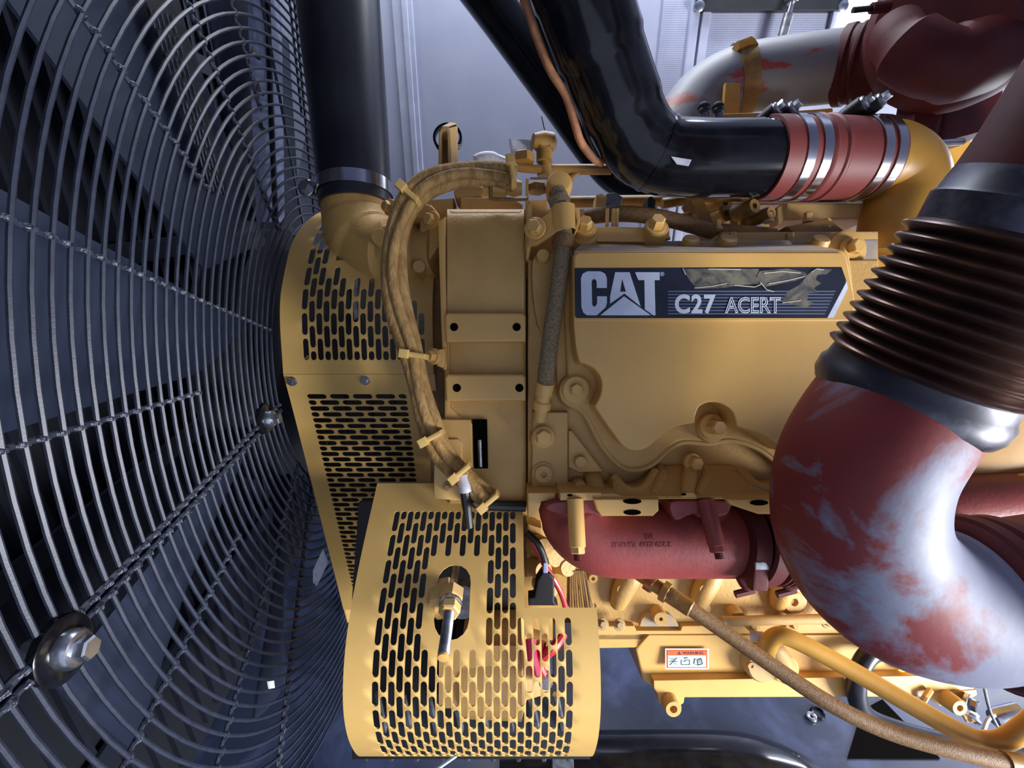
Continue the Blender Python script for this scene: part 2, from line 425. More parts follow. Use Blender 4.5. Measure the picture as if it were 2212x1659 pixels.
struct(wbox(.95, 3.6, -.46, -.40, 1.16, 3.3), 'front_shade_panel', 'wall_grey')  # unseen panel, lower edge set to shade the turbocharger
struct(wbox(3.6, 3.66, -.46, 2.6, 0, 3.3), 'wall_right', 'wall_grey')
struct(wbox(1.32, 1.38, .2, 1.1, 1.28, 3.3), 'right_shade_partition', 'wall_grey')  # unseen partition added to block door light from turbo and red hose
struct(wbox(-2.26, -2.2, -.46, 2.6, 0, 3.3), 'wall_left', 'shroud_dark')
# small bright window in the far wall
wt = bpy.data.objects.new('window_1', None); COL.objects.link(wt); wt['kind'] = 'structure'
wc = onY(1850, 62, WY); wt.location = wc; ORG[wt.name] = wc.copy()
def rr3(cx, cz, w, h, r, y):
    return [V((cx + (x - .5) * w, y, cz + (z - .5) * h)) for x, z in rrect(0, 0, 1, 1, r)]
MB().prism(rr3(wc.x, wc.z, .26, .24, .25, WY - .035), V((0, .02, 0)), .004).build('window_frame', 'wall_rib', wt)
MB().prism(rr3(wc.x, wc.z, .2, .18, .25, WY - .045), V((0, .02, 0)), .003).build('window_pane', 'window_light', wt)
# black rail across the top of the perforated door with its bolts, and a gas strut
r0 = onY(1506, 0, WY - .05); r1 = onY(1828, 22, WY - .05)
rail = thing('door_rail', 'black flat steel rail bolted across top of perforated door panel', 'rail', V(((r0.x + r1.x) / 2, WY - .05, r1.z)))
MB().prism([V((r0.x, WY - .05, r1.z)), V((r1.x, WY - .05, r1.z)), V((r1.x, WY - .05, r1.z + .16)), V((r0.x, WY - .05, r1.z + .16))], V((0, .03, 0)), .003).build('bar', 'frame_black', rail)
for px in (1510, 1820):
    for k in (0, 1):
        p = onY(px, 14, WY - .05) + V((0, 0, .05 * k)); b = MB(); b.lathe(p, (0, -1, 0), [(-.002, .02), (.008, .02), (.011, .012)], 16); b.build('bolt', 'steel', rail)
g0 = onY(1714, -6, WY - .09); g1 = onY(1682, 110, WY - .09)
gs = thing('gas_strut', 'slim silver gas strut leaning against the perforated door panel', 'strut', g1)
MB().tube([g0, g0.lerp(g1, .45)], .010, 12).build('rod', 'steel', gs)
MB().tube([g0.lerp(g1, .3), g1 + (g1 - g0) * .6], .019, 14).build('cylinder', 'steel_dull', gs)
MB().lathe(g0 + V((0, .03, 0)), (0, -1, 0), [(0, .02), (.05, .02), (.055, .014)], 14).build('ball_joint', 'steel', gs)

# ================================================================== FAN GUARD, FAN, RADIATOR
GC = .44; GY, GZ, YAW = 2.9014, -.9405, 0.0625
R1, DR = 2.0044, .0481
cy_, sy_ = math.cos(YAW), math.sin(YAW)
def G(r, t, off=0.0):
    """point of the guard plane: radius r and angle t from the direction of the viewer, in guard units; off = metres towards the engine"""
    x, y, z = -1 + off / GC, GY - r * math.cos(t), GZ + r * math.sin(t)
    return CAM + GC * V((cy_ * x - sy_ * y, sy_ * x + cy_ * y, z))
GN = V((cy_, sy_, 0))
def rad(n): return R1 - (n - 1) * DR
gpos = G(0, 0); gpos.z = .02
guard = thing('fan_guard', 'round black wire fan guard of concentric rings, split along a bolted seam', 'fan guard', gpos)
TS = -.0064; GAP = .016
def arc(r, a0, a1, n, off=0): return [G(r, a0 + (a1 - a0) * i / n, off) for i in range(n + 1)]
for n in range(-5, 27):
    r = rad(n); e = GAP / r
    for a0, a1, sgn in ((TS + e, PI + TS - e, 1), (TS - e, -PI + TS + e, -1)):
        p = arc(r, a0, a1, 56)
        MB().tube(p, .0030, 6).build('ring_wire', 'grille_wire', guard)
# spokes: alternate long and short
spk = [(.464, rad(-5), rad(27)), (.779, rad(-5), rad(14)), (.223, rad(-5), rad(14)), (-.236, rad(-5), rad(14)), (-.499, rad(-5), rad(26)), (-.79, rad(-5), rad(26))]
def inv(px, py):
    """pixel -> angle on guard plane"""
    d = C(px, py, 1) - CAM; o = G(0, 0); t = (o - CAM).dot(GN) / d.dot(GN); q = CAM + d * t - o
    fy = V((-sy_, cy_, 0)); return math.atan2(q.z, -q.dot(fy))
for (a, b), rin in (((474, 168), rad(24)), ((537, 130), rad(14)), ((612, 231), rad(26)), ((642, 120), rad(14)), ((632, 1430), rad(20))):
    spk.append((inv(a, b), rad(-5), rin))
for k in range(8): spk.append((1.75 + k * .45, rad(-5), rad(26)))
for t, ro, ri in spk:
    MB().tube([G(ro, t, -.004), G((ro + ri) / 2, t, -.004), G(ri, t, -.004)], .0032, 7).build('spoke', 'grille_wire', guard)
    if -1 < t < 1.4:
        mb = MB()   # weld beads where the rings cross the spoke
        n = -5
        while n < 27 and rad(n) >= ri - 1e-6:
            r = rad(n)
            mb.tube([G(r + .016, t, -.003), G(r + .006, t, -.001), G(r - .006, t, -.001), G(r - .016, t, -.003)], [.0026, .0046, .0046, .0026], 6); n += 1
        w = mb.build('weld_bead', 'grille_weld', guard); w['kind'] = 'stuff'
for sgn in (1, -1):
    e = sgn * GAP
    def Q(r, off=0, ee=e): return G(r, TS + ee / r, off)
    MB().tube([Q(rad(-5)), Q(1.5), Q(1.2), Q(.95), Q(rad(26))], .0036, 7).build('seam_wire', 'grille_wire', guard)
    mb = MB()
    for n in range(-5, 27):
        r = rad(n); mb.tube([Q(r + .02, .001), Q(r, .003), Q(r - .012, .001)], [.003, .005, .003], 6)
    w = mb.build('weld_bead', 'grille_weld', guard); w['kind'] = 'stuff'
    MB().prism([Q(rad(-5), -.004, e * .9), Q(rad(26), -.004, e * .9), Q(rad(26), -.004, e * .2), Q(rad(-5), -.004, e * .2)], -GN * .004).build('seam_bar', 'fan_blade', guard)
for (px, py, rr) in ((150, 1402, .034), (580, 905, .030)):
    d = C(px, py, 1) - CAM; o = G(0, 0, .012); p = CAM + d * ((o - CAM).dot(GN) / d.dot(GN))
    wsh = MB().lathe(p, GN, [(-.012, rr), (-.004, rr), (-.002, rr * .9)], 24).build('clamp_washer', 'black_gloss', guard)
    MB().lathe(p, GN, [(-.002, rr * .58), (.006, rr * .58), (.010, rr * .5), (.012, rr * .3)], 20).hexa(p + GN * .009, GN, rr * .36, .014).build('bolt_head', 'steel', wsh)
    MB().lathe(p - GN * .01, -GN, [(0, rr * .34), (.03, rr * .34), (.033, rr * .25)], 12).build('bolt_shank', 'steel', wsh)
# fan
fan = thing('cooling_fan', 'large slate grey cooling fan with broad blades behind the wire guard', 'fan', G(0, 0, -.2))
NB = 9
for k in range(NB):
    t0 = .37 + k * 2 * PI / NB; mb = MB(); vs_ = []; nr = 6; na = 6
    for side in (0, 1):
        for i in range(nr + 1):
            r = .75 + (1.98 - .75) * i / nr; wd = .165 + .012 * i / nr
            for j in range(na + 1):
                s = j / na - .5
                off = -.115 + s * (.10 - .04 * i / nr) + .02 * math.cos(s * PI) - side * .006
                vs_.append(G(r, t0 + s * 2 * wd, off))
    st = (nr + 1) * (na + 1); fs = []
    for i in range(nr):
        for j in range(na):
            a = i * (na + 1) + j; b = a + 1; c = a + na + 2; d = a + na + 1
            fs += [(a, b, c, d), (a + st, d + st, c + st, b + st)]
    for i in range(nr):
        for j in (0, na):
            a = i * (na + 1) + j; fs.append((a, a + na + 1, a + na + 1 + st, a + st))
    for j in range(na):
        for i in (0, nr):
            a = i * (na + 1) + j; fs.append((a, a + 1, a + 1 + st, a + st))
    mb.add(vs_, fs).build('blade', 'fan_blade', fan)
MB().lathe(G(0, 0, -.2), GN, [(0, .30), (.02, .34), (.12, .34), (.14, .2)], 32).build('hub', 'shroud_dark', fan)
# radiator: core with fins, dark shroud frame, light post
rad_ = thing('radiator', 'black radiator core with upright fins behind the cooling fan', 'radiator', G(0, 0, -.42))
def gbox(o0, o1, y0, y1, z0, z1):
    """box in guard axes: o = metres along guard normal, y = along guard plane depth (world-ish m), z = world z"""
    fy = V((-sy_, cy_, 0)); o = G(0, 0); c = o + GN * ((o0 + o1) / 2) + fy * ((y0 + y1) / 2); c.z = (z0 + z1) / 2
    return MB().box(c, o1 - o0, y1 - y0, z1 - z0, GN, fy, V((0, 0, 1)))
gbox(-.5, -.42, -1.3, 1.0, 0.0, 2.6).build('core', 'core_dark', rad_)
for k in range(38):
    y = -1.25 + k * .058; gbox(-.42, -.405, y, y + .012, .05, 2.55).build('fin', 'radiator_fin', rad_)
for k in range(5):
    z = .35 + k * .5; gbox(-.405, -.395, -1.28, .95, z, z + .05).build('cross_tube', 'radiator_fin', rad_)
def gray(px, py, off=.004):
    d = C(px, py, 1) - CAM; o = G(0, 0, off); return CAM + d * ((o - CAM).dot(GN) / d.dot(GN))
p = MB(); p.prism([gray(545, -40, -.04), gray(608, -40, -.04), gray(616, 480, -.04), gray(566, 480, -.04)], -GN * .012, .002)
post = thing('shroud_post', 'pale grey upright sheet metal post with dark hooks behind the fan guard', 'post', gray(590, 480, -.04))
p.build('strip', 'post_grey', post)
MB().tube([gray(577, -40, -.036), gray(584, 200, -.036), gray(596, 480, -.036)], .006, 8).build('rib', 'shroud_dark', post)
for (x, y) in ((552, 112), (566, 268), (575, 420), (560, 190)):
    MB().tube([gray(x - 4, y - 8, -.036), gray(x - 2, y + 6, -.03), gray(x + 8, y + 14, -.036)], .004, 6).build('hook', 'black_plastic', post)
# louvred strip seen between the rings
lou = thing('louver_strip', 'dark louvred sheet strip of thin slanted slits seen through the guard rings', 'louver', gray(480, 420, -.06))
MB().prism([gray(312, -10, -.05), gray(385, -10, -.05), gray(492, 420, -.05), gray(462, 420, -.05)], -GN * .004).build('backing', 'shroud_dark', lou)
for j in range(8):
    for i in range(5):
        y0 = 20 + j * 50 + i * 3; x = 318 + (y0) * .34 + i * 10.5 * (1 - .05 * j)
        MB().tube([gray(x, y0, -.047), gray(x + 10, y0 + 40, -.047)], .0018, 5).build('slat', 'fan_blade', lou)
# white tag hanging on the guard, and a folded paper
t_ = MB(); t_.plate([(697, 1187), (708, 1215), (684, 1266), (676, 1258), (676, 1232)], 1.0, .004)
tag(t_.build('paper_scrap', 'white_film'), 'folded white paper scrap stuck between fan guard and yellow belt guard', 'paper')
t_ = MB(); t_.prism([gray(580, 1472), gray(592, 1470), gray(594, 1486), gray(583, 1488)], -GN * .003)
tag(t_.build('paper_tag', 'white_paint'), 'tiny white square tag on lower fan guard rings', 'tag')

# ================================================================== ENGINE: block, pan, head
def base(px, py, d, z=None):
    p = C(px, py, d); 
    if z is not None: p.z = z
    return p
block = thing('engine_block', 'yellow cast engine block side with bosses and plugs below the red manifold', 'engine block', base(1700, 1400, 1.05))
mb = MB(); mb.plate([(1120, 1090), (2800, 1090), (2800, 1385), (1120, 1385)], 1.0, .25, .004); mb.build('crankcase', 'yellow_cast', block)
mb = MB(); mb.plate([(1120, 580), (2800, 580), (2800, 1088), (1120, 1088)], .95, .3, .004); mb.build('cylinder_bank', 'yellow_cast', block)
# bosses on the crankcase
def boss(parent, x, y, d, r, h, m='yellow_cast', hole=.35, ax=None, name='boss', n=22):
    a = V(ax).normalized() if ax is not None else -F; rr = r / FPX * d; c = C(x, y, d)
    pr = [(-.02, rr * 1.12), (h * .8, rr), (h, rr * .9)]
    if hole: pr += [(h, rr * hole), (h * .3, rr * hole), (h * .3, 0)]
    else: pr += [(h, 0)]
    return MB().lathe(c, a, pr, n).build(name, m, parent)
def rib_boss(x, y, top):
    # slanting cast ridge ending in a round boss
    pr = path([(x + 34, y - 62, 1.0), (x + 18, y - 30, .99), (x, y + 4, .985), (x - 12, y + 36, .995)], 5)
    n = len(pr); return MB().tube(pr, [.012 + .012 * math.sin(PI * (.15 + .75 * i / (n - 1))) for i in range(n)], 14).build('rib', 'yellow_cast', block)
for x, y in ((1345, 1272), (1518, 1276), (1690, 1272)): rib_boss(x, y, 0)
for x, y, r in ((1342, 1272, 10), (1520, 1272, 10)):
    MB().lathe(C(x, y, .972), -F, [(0, r * .001), (.004, r * .00095), (.004, r * .0006), (-.004, r * .0006), (-.004, 0)], 16).build('plug', 'yellow_cast', block)
boss(block, 1516, 1306, .995, 12, .02, 'yellow_dusty', hole=0, name='core_plug')
boss(block, 1585, 1324, .995, 16, .02, hole=.25); boss(block, 1708, 1295, .992, 24, .014, hole=.35, name='plug'); boss(block, 1708, 1295, .99, 32, .006, hole=0)
boss(block, 1420, 1325, .995, 16, .025, hole=.25); boss(block, 1280, 1247, .995, 10, .008, hole=.4); boss(block, 1790, 1298, .995, 20, .02, hole=0)
mb = MB(); mb.plate(spl([(1382, 1352), (1388, 1336), (1405, 1326), (1440, 1326), (1458, 1338), (1466, 1352)], 4) + [(1466, 1354), (1382, 1354)], .985, .03, .006)
mb.build('saddle', 'dust_top', block)
for x in (1720, 1738, 1756): pass
mb = MB(); mb.plate([(1285, 1352), (1370, 1352), (1375, 1362), (1470, 1362), (1474, 1352), (2200, 1340), (2200, 1368), (1285, 1372)], .985, .03, .004); mb.build('pan_rail', 'yellow', block)
for x, y in ((1302, 1348), (1338, 1350), (1625, 1352), (1714, 1350), (1786, 1344), (1870, 1342)): bolt(block, x, y, .975, 8, 'yellow_dusty', axis=U * .3 - F, washer=1.6)
for x in (1630, 1712): MB().rect(x - 14, 1340, x + 14, 1362, .97, .02, .003).build('rail_lug', 'yellow_dusty', block)
# gallery tube along the rail
MB().tube([C(1560, 1342, .965), C(1900, 1334, .965)], .010, 12).build('gallery', 'yellow_dusty', block)
# casting bits left of the manifold (seen through the guard notch)
for x, y, d, r, h in ((1165, 1180, .93, 22, .03), (1190, 1200, .94, 20, .03), (1215, 1222, .94, 18, .03), (1160, 1225, .93, 20, .04), (1172, 1262, .93, 16, .05)):
    boss(block, x, y, d, r, h, hole=0, ax=R * .3 - F + U * .2)
MB().plate([(1138, 1130), (1170, 1140), (1190, 1190), (1235, 1225), (1225, 1240), (1135, 1250)], .945, .05, .008).build('bracket', 'yellow_cast', block)

pan = thing('oil_pan', 'yellow oil pan with flat flanged lower edge and warning sticker', 'oil pan', base(1700, 1500, 1.08))
MB().plate([(1288, 1368), (2090, 1368), (2110, 1400), (1385, 1400), (1288, 1402)], 1.0, .1, .004).build('upper_flange', 'yellow', pan)
mb = MB(); mb.plate([(1372, 1402), (1402, 1372, .985), (2080, 1372, .985), (2108, 1420), (2112, 1450), (2112, 1486), (1408, 1486), (1388, 1470)], 1.0, .25, .006); mb.build('sump', 'yellow', pan)
mb = MB(); mb.plate([(1412, 1470), (2100, 1458), (2110, 1500), (2090, 1506), (1480, 1508), (1478, 1520), (1462, 1530), (1440, 1530), (1424, 1520), (1420, 1500), (1412, 1488)], .975, .03, .004); mb.build('lower_flange', 'yellow', pan)
boss(pan, 1448, 1518, .97, 18, .02, hole=.45, name='drain_plug'); boss(pan, 2052, 1514, .965, 17, .022, hole=.4, name='drain_plug')
MB().plate([(2000, 1500), (2110, 1490), (2112, 1502), (2080, 1522), (2060, 1530), (2030, 1526), (2010, 1512)], .972, .02, .003).build('flange_ear', 'yellow', pan)
bolt(pan, 2090, 1518, .96, 13, 'steel', axis=R * .6 - F)
MB().rect(0, 0, 1, 1, 1, .001) if False else None
MB().tube([C(2010, 1490, .968), C(2000, 1505, .962), C(1992, 1518, .968)], .006, 8).build('cast_rib', 'yellow', pan)
MB().plate([(1942, 1442), (1962, 1424), (2010, 1424), (1982, 1450), (1950, 1454), (1940, 1450)], .978, .02, .004).build('notch', 'yellow_bright', pan)
# mount boss on the pan where the yellow tube ends
boss(pan, 1640, 1428, .985, 36, .02, 'yellow_dusty', hole=0, name='pad'); boss(pan, 1618, 1432, .975, 9, .012, hole=.4); boss(pan, 1690, 1440, .98, 30, .012, 'yellow', hole=0, name='pad')
MB().tube(path([(1650, 1390, .95), (1672, 1400, .93), (1690, 1425, .94), (1700, 1462, .965)], 5), .017, 14).build('elbow_fitting', 'yellow_dusty', pan)
MB().tube(path([(1620, 1372, .96), (1650, 1376, .95)], 3), .010, 12).build('stub', 'white_film', pan)
# warning sticker
st = MB(); st.plate([(1437, 1401), (1531, 1401), (1531, 1446), (1437, 1446)], .9835, .0012, 0); sticker = st.build('warning_sticker', 'white_paint', pan)
sticker['label'] = 'white sticker with orange WARNING header and three pictograms'
def px3(d): return lambda x, y: C(x, y, d)
def flat(polys, d, name, m, parent, t=.0006):
    b = MB()
    for q in polys: b.plate(q, d, t)
    return b.build(name, m, parent, smooth=0)
flat([[(1441, 1405), (1527, 1405), (1527, 1416), (1441, 1416)]], .9825, 'header', 'decal_orange', sticker)
flat([[(1443, 1416), (1525, 1416), (1525, 1441), (1443, 1441)]], .9827, 'field', 'decal_pale', sticker)
flat([[(1440, 1404), (1528, 1404), (1528, 1443), (1440, 1443)]], .9831, 'border', 'decal_orange', sticker)
flat([[(1464, 1414.4), (1467.8, 1407), (1471.6, 1414.4)]], .982, 'triangle', 'decal_ink', sticker)
tm, w = text_mb('WARNING', lambda x, y, z: C(1475 + x, 1414 - y, .982 - z * .0001), 9.3, 0, 0, .12, 1.0)
tm.build('lettering', 'decal_ink', sticker, smooth=0)
def strokes(lines, d, w, name, m, parent):
    b = MB()
    for ln in lines:
        for a, c in zip(ln, ln[1:]): b.tube([C(a[0], a[1], d), C(c[0], c[1], d)], w, 4)
    return b.build(name, m, parent, smooth=0)
strokes([[(1447, 1421), (1463, 1437)], [(1463, 1421), (1447, 1437)], [(1446, 1429), (1464, 1429)], [(1452, 1424), (1458, 1424)]], .982, .0005, 'pictogram', 'decal_ink', sticker)
strokes([[(1472, 1436), (1472, 1426), (1478, 1430), (1482, 1426), (1490, 1426), (1490, 1436), (1472, 1436)], [(1476, 1420), (1484, 1422)], [(1478, 1423), (1486, 1420)]], .982, .0005, 'pictogram', 'decal_ink', sticker)
strokes([[(1499, 1434), (1501, 1423), (1508, 1425), (1515, 1422), (1518, 1434), (1508, 1437), (1499, 1434)], [(1508, 1425), (1508, 1437)], [(1503, 1426), (1506, 1427)], [(1503, 1430), (1506, 1431)], [(1511, 1427), (1514, 1426)], [(1511, 1431), (1514, 1430)]], .982, .0006, 'pictogram', 'decal_ink', sticker)

# ---------------------------------------------------------------- cylinder head below the cover
head = thing('cylinder_head', 'yellow cast cylinder head with scalloped flange below the valve cover', 'cylinder head', base(1450, 1110, .88))
HL = [(1228, 870), (1262, 890), (1300, 960), (1340, 1004), (1375, 1012), (1410, 1000), (1450, 965), (1480, 952), (1530, 955), (1580, 948), (1640, 968), (1700, 1015), (1760, 1060), (1900, 1060)]
mb = MB(); mb.plate([(1215, 560)] + spl(HL, 5) + [(1900, 560)], .842, .035, .008, 3); mb.build('cover_flange', 'yellow_cast', head)
g = [C(x, y, .849) for x, y in spl([(x, y + 3) for x, y in HL], 5)]
MB().tube(g, .0045, 8).build('gasket_bead', 'yellow_dusty', head)
mb = MB(); mb.plate([(1140, 560), (1900, 560), (1900, 1085), (1140, 1085)], .872, .074, .004); mb.build('head_face', 'yellow_cast', head)
# scalloped ledge under the flange
LO = [(1325, 1030), (1345, 1052), (1372, 1058), (1395, 1046), (1412, 1018), (1440, 1007), (1480, 1006)]
mb = MB(); mb.plate([(x, y, .868 - .082 * (y - 1000) / 75) for x, y in spl(LO, 5) + [(1580, 1006), (1600, 1012), (1625, 1040), (1660, 1052), (1700, 1045), (1700, 1075), (1325, 1075)]], .862, .05, .004, 2); mb.build('port_ledge', 'yellow_cast', head)
MB().tube(path([(1328, 1032, .84), (1350, 1056, .815), (1375, 1061, .81), (1396, 1048, .82), (1415, 1018, .85)], 6), .008, 12).build('ledge_lip', 'yellow_cast', head)
MB().tube(path([(1600, 1015, .852), (1625, 1045, .825), (1660, 1058, .81), (1705, 1050, .815)], 6), .010, 12).build('ledge_lip', 'yellow_cast', head)
# cast shoulders either side of the post
for x0, x1 in ((1425, 1470), (1520, 1570)):
    MB().tube(path([(x0, 1012, .866), (x0 + 6, 1030, .846), (x0 - 4, 1052, .822), (x0 - 14, 1072, .796)], 5), [.010, .010, .011, .011, .012, .013, .013, .013, .013, .012, .012, .011, .010, .010, .009, .008], 12).build('shoulder', 'yellow_cast', head)
MB().tube([C(1494, 1000, .855), C(1488, 1036, .825), C(1482, 1072, .785)], [.012, .014, .011], 14).build('post', 'yellow_cast', head)
bolt(head, 1496, 999, .838, 15, 'yellow', axis=R * .25 - F, washer=1.35)
# lower flange with lugs and holes
mb = MB(); mb.plate([(1225, 1066), (1330, 1066), (1345, 1072), (1470, 1072), (1480, 1064), (1500, 1064), (1506, 1072), (1705, 1072), (1705, 1080), (1225, 1078)], .776, .09, .003); mb.build('exhaust_flange', 'yellow', head)
for poly, hs in (([(1282, 1078), (1424, 1078), (1424, 1104), (1412, 1116), (1300, 1116), (1290, 1104)], ((1366, 1083, 20, 6), (1366, 1107, 19, 6))), ([(1568, 1078), (1705, 1078), (1705, 1112), (1640, 1112), (1580, 1092)], ((1640, 1086, 20, 6), (1690, 1086, 16, 6)))):
    e = MB().plate(poly, .762, .06, .004).build('flange_tab', 'yellow', head)
    for x, y, rx, ry in hs: MB().plate(circ(x, y, rx, 20, ry), .7612, .001).build('bolt_hole', 'hole_dark', e)
for x, y in ((1231, 1070), (1477, 1068)): MB().plate(circ(x, y, 6, 14, 2.6), .7715, .001).build('bolt_hole', 'hole_dark', head)
MB().rect(1210, 1064, 1300, 1082, .772, .09, .003).build('flange_tab', 'yellow', head)
MB().plate([(1140, 1064), (1220, 1064), (1216, 1080), (1170, 1084), (1160, 1116), (1140, 1118)], .80, .09, .004).build('flange_tab', 'yellow', head)
# left casting with cap screws
mb = MB(); mb.plate([(1150, 890), (1228, 890), (1228, 1066), (1148, 1066)], .85, .04, .005); mb.build('end_casting', 'yellow_cast', head)
mb = MB(); mb.plate([(1228, 930), (1236, 930), (1306, 1020), (1250, 1022), (1228, 1010)], .845, .03, .005); mb.build('web', 'yellow_cast', head)
bolt(head, 1174, 944, .842, 18, 'yellow', washer=1.35); boss(head, 1174, 1023, .85, 20, .010, 'yellow_dusty', hole=.32, name='plug')
boss(head, 1174, 1023, .85, 25, .004, hole=0); boss(head, 1174, 948, .85, 27, .004, hole=0)
boss(head, 1253, 996, .842, 13, .012, hole=0, name='pin'); boss(head, 1251, 1048, .845, 13, .016, hole=0, name='pin'); boss(head, 1284, 1044, .85, 18, .03, hole=0, ax=U * -.4 - F)
# upper left casting behind the braided hose
MB().plate(spl([(1150, 560), (1200, 545), (1240, 560), (1244, 680), (1240, 760), (1225, 840), (1205, 850), (1196, 740), (1160, 700)], 4, True), .858, .04, .008).build('upper_casting', 'yellow_cast', head)

# ---------------------------------------------------------------- valve cover
cover = thing('valve_cover', 'large yellow valve cover with black and white logo decal and scalloped lower edge', 'valve cover', base(1540, 980, .84))
CO = [(1238, 552), (1244, 541)] + [(1820, 541), (1830, 545), (1836, 556)] + [(1848, 660), (1848, 978), (1700, 978)] + \
     spl([(1700, 978), (1672, 955), (1636, 934), (1592, 921)], 4) + spl([(1590, 914), (1582, 889), (1560, 873), (1535, 869), (1512, 878), (1503, 898), (1501, 911)], 4) + \
     spl([(1497, 915), (1462, 921), (1432, 940), (1400, 966), (1375, 973), (1350, 966), (1326, 938), (1287, 882)], 4) + \
     spl([(1285, 876), (1297, 852), (1299, 822), (1286, 798), (1266, 786), (1254, 783)], 4) + spl([(1250, 778), (1244, 752), (1240, 715)], 3) + [(1238, 690)]
mb = MB(); mb.plate(CO, .782, .062, .009, 3); mb.build('body', 'yellow', cover)
mb = MB(); mb.plate([(1240, 553), (1248, 545), (1818, 545), (1829, 553), (1846, 640), (1846, 694), (1240, 694)], .778, .006, .003, 3); mb.build('nameplate_panel', 'yellow', cover)
mb = MB(); mb.prism([C(1240, 541, .784), C(1590, 541, .784), C(1640, 541, .784), C(1822, 541, .784), C(1752, 528, .845), C(1600, 528, .845), C(1560, 533, .84), C(1255, 526, .845)], F * .012 - U * .01, .002); mb.build('top_ledge', 'dust_top', cover)
bolt(cover, 1244, 842, .835, 14, 'yellow', washer=2.1); bolt(cover, 1537, 921, .826, 17, 'yellow', axis=R * .15 - F, washer=1.6, h=1.4)
boss(cover, 1537, 924, .835, 31, .004, hole=0, name='bolt_seat'); boss(cover, 1244, 845, .843, 36, .004, hole=0, name='bolt_seat')
for x, y in ((1488, 536), (1568, 536), (1765, 536)): boss(cover, x, y, .86, 18, .02, hole=0, ax=U - F, name='cap_boss')
# decal
DZ = .7773
dec = MB().plate([(1241, 579), (1818, 577), (1828, 606), (1790, 687), (1246, 687), (1242, 683)], DZ, .001).build('decal', 'decal_black', cover)
dec['label'] = 'black decal reading CAT C27 ACERT with torn film'
flat([[(1829, 608), (1832, 622), (1801, 686), (1787, 687)]], DZ - .0004, 'slash', 'decal_white', dec)
for k in range(8):
    y = 628 + 6.9 * k; xe = 1816 - (y - 606) * .47
    flat([[(1443, y), (xe, y), (xe - 1.3, y + 2.7), (1443, y + 2.7)]], DZ - .0003, 'stripe', 'decal_stripe', dec)
# letters of the logo, drawn as outlines
let = lambda polys: flat(polys, DZ - .0006, 'logo_letter', 'decal_white', dec)
Cc = [(1311, 622), (1311, 601), (1307, 591), (1297, 586), (1269, 586), (1259, 591), (1255, 601), (1256, 663), (1260, 675), (1268, 681), (1289, 681), (1295, 676), (1308, 664), (1311, 655), (1311, 640), (1290, 640), (1290, 656), (1286, 662), (1282, 662), (1279, 658), (1278, 608), (1281, 603), (1286, 603), (1289, 608), (1289, 622)]
let([Cc])
let([[(1329, 588), (1360, 588), (1384, 662), (1349, 634), (1318, 656), (1318, 640)]])
flat([[(1344, 603), (1352, 630), (1340, 630)]], DZ - .0009, 'logo_counter', 'decal_black', dec)
let([[(1297, 681), (1348, 640), (1406, 681)]])
let([[(1372, 588), (1425, 588), (1425, 605), (1414, 605), (1416, 681), (1411, 681), (1393, 668), (1392, 605), (1379, 605)]])
strokes([circ(1430.5, 592, 4, 10) + [(1434.5, 592)], [(1429.3, 594), (1429.3, 590), (1432, 591), (1429.5, 592), (1432, 594)]], DZ - .0005, .0005, 'registered_mark', 'decal_white', dec)
tm, w = text_mb('C27', lambda x, y, z: C(1457 + x, 675 - y, DZ - .0008 - z * .0001), 54, 0, 0, 2.0, .88, 1.12); tm.build('lettering', 'decal_white', dec, smooth=0)
tm, w = text_mb('ACERT', lambda x, y, z: C(1567 + x, 675 - y, DZ - .0008 - z * .0006), 47, 1.3, 0, 0, .82); tm.build('lettering', 'decal_white', dec, smooth=0)
# torn clear film over the decal
random.seed(3)
def shard(pts, m, d): return flat([pts], d, 'torn_film', m, dec, .0005)
shard([(1475, 581), (1560, 580), (1640, 581), (1633, 598), (1645, 612), (1600, 616), (1560, 622), (1505, 624), (1490, 606)], 'decal_tape', DZ - .0004)
shard([(1640, 586), (1700, 580), (1738, 588), (1745, 596), (1720, 606), (1690, 612), (1650, 620), (1632, 604)], 'decal_tape', DZ - .0005)
shard([(1748, 590), (1770, 581), (1798, 582), (1786, 592), (1766, 594), (1762, 604), (1774, 612), (1758, 622), (1768, 632), (1746, 634), (1744, 648), (1758, 656), (1740, 664), (1720, 660), (1690, 650), (1700, 630), (1726, 616)], 'decal_tape', DZ - .0004)
for a in ([(1475, 580), (1481, 594)], [(1530, 581), (1600, 582)], [(1660, 613), (1700, 606), (1738, 597)], [(1642, 610), (1656, 626), (1672, 630)], [(1500, 622), (1540, 618), (1570, 612)], [(1752, 588), (1764, 581), (1780, 583)], [(1650, 590), (1690, 586), (1730, 590)], [(1690, 654), (1730, 649)], [(1586, 616), (1630, 620), (1644, 614)]):
    strokes([a], DZ - .0012, .0008, 'film_edge', 'tape_edge', dec)

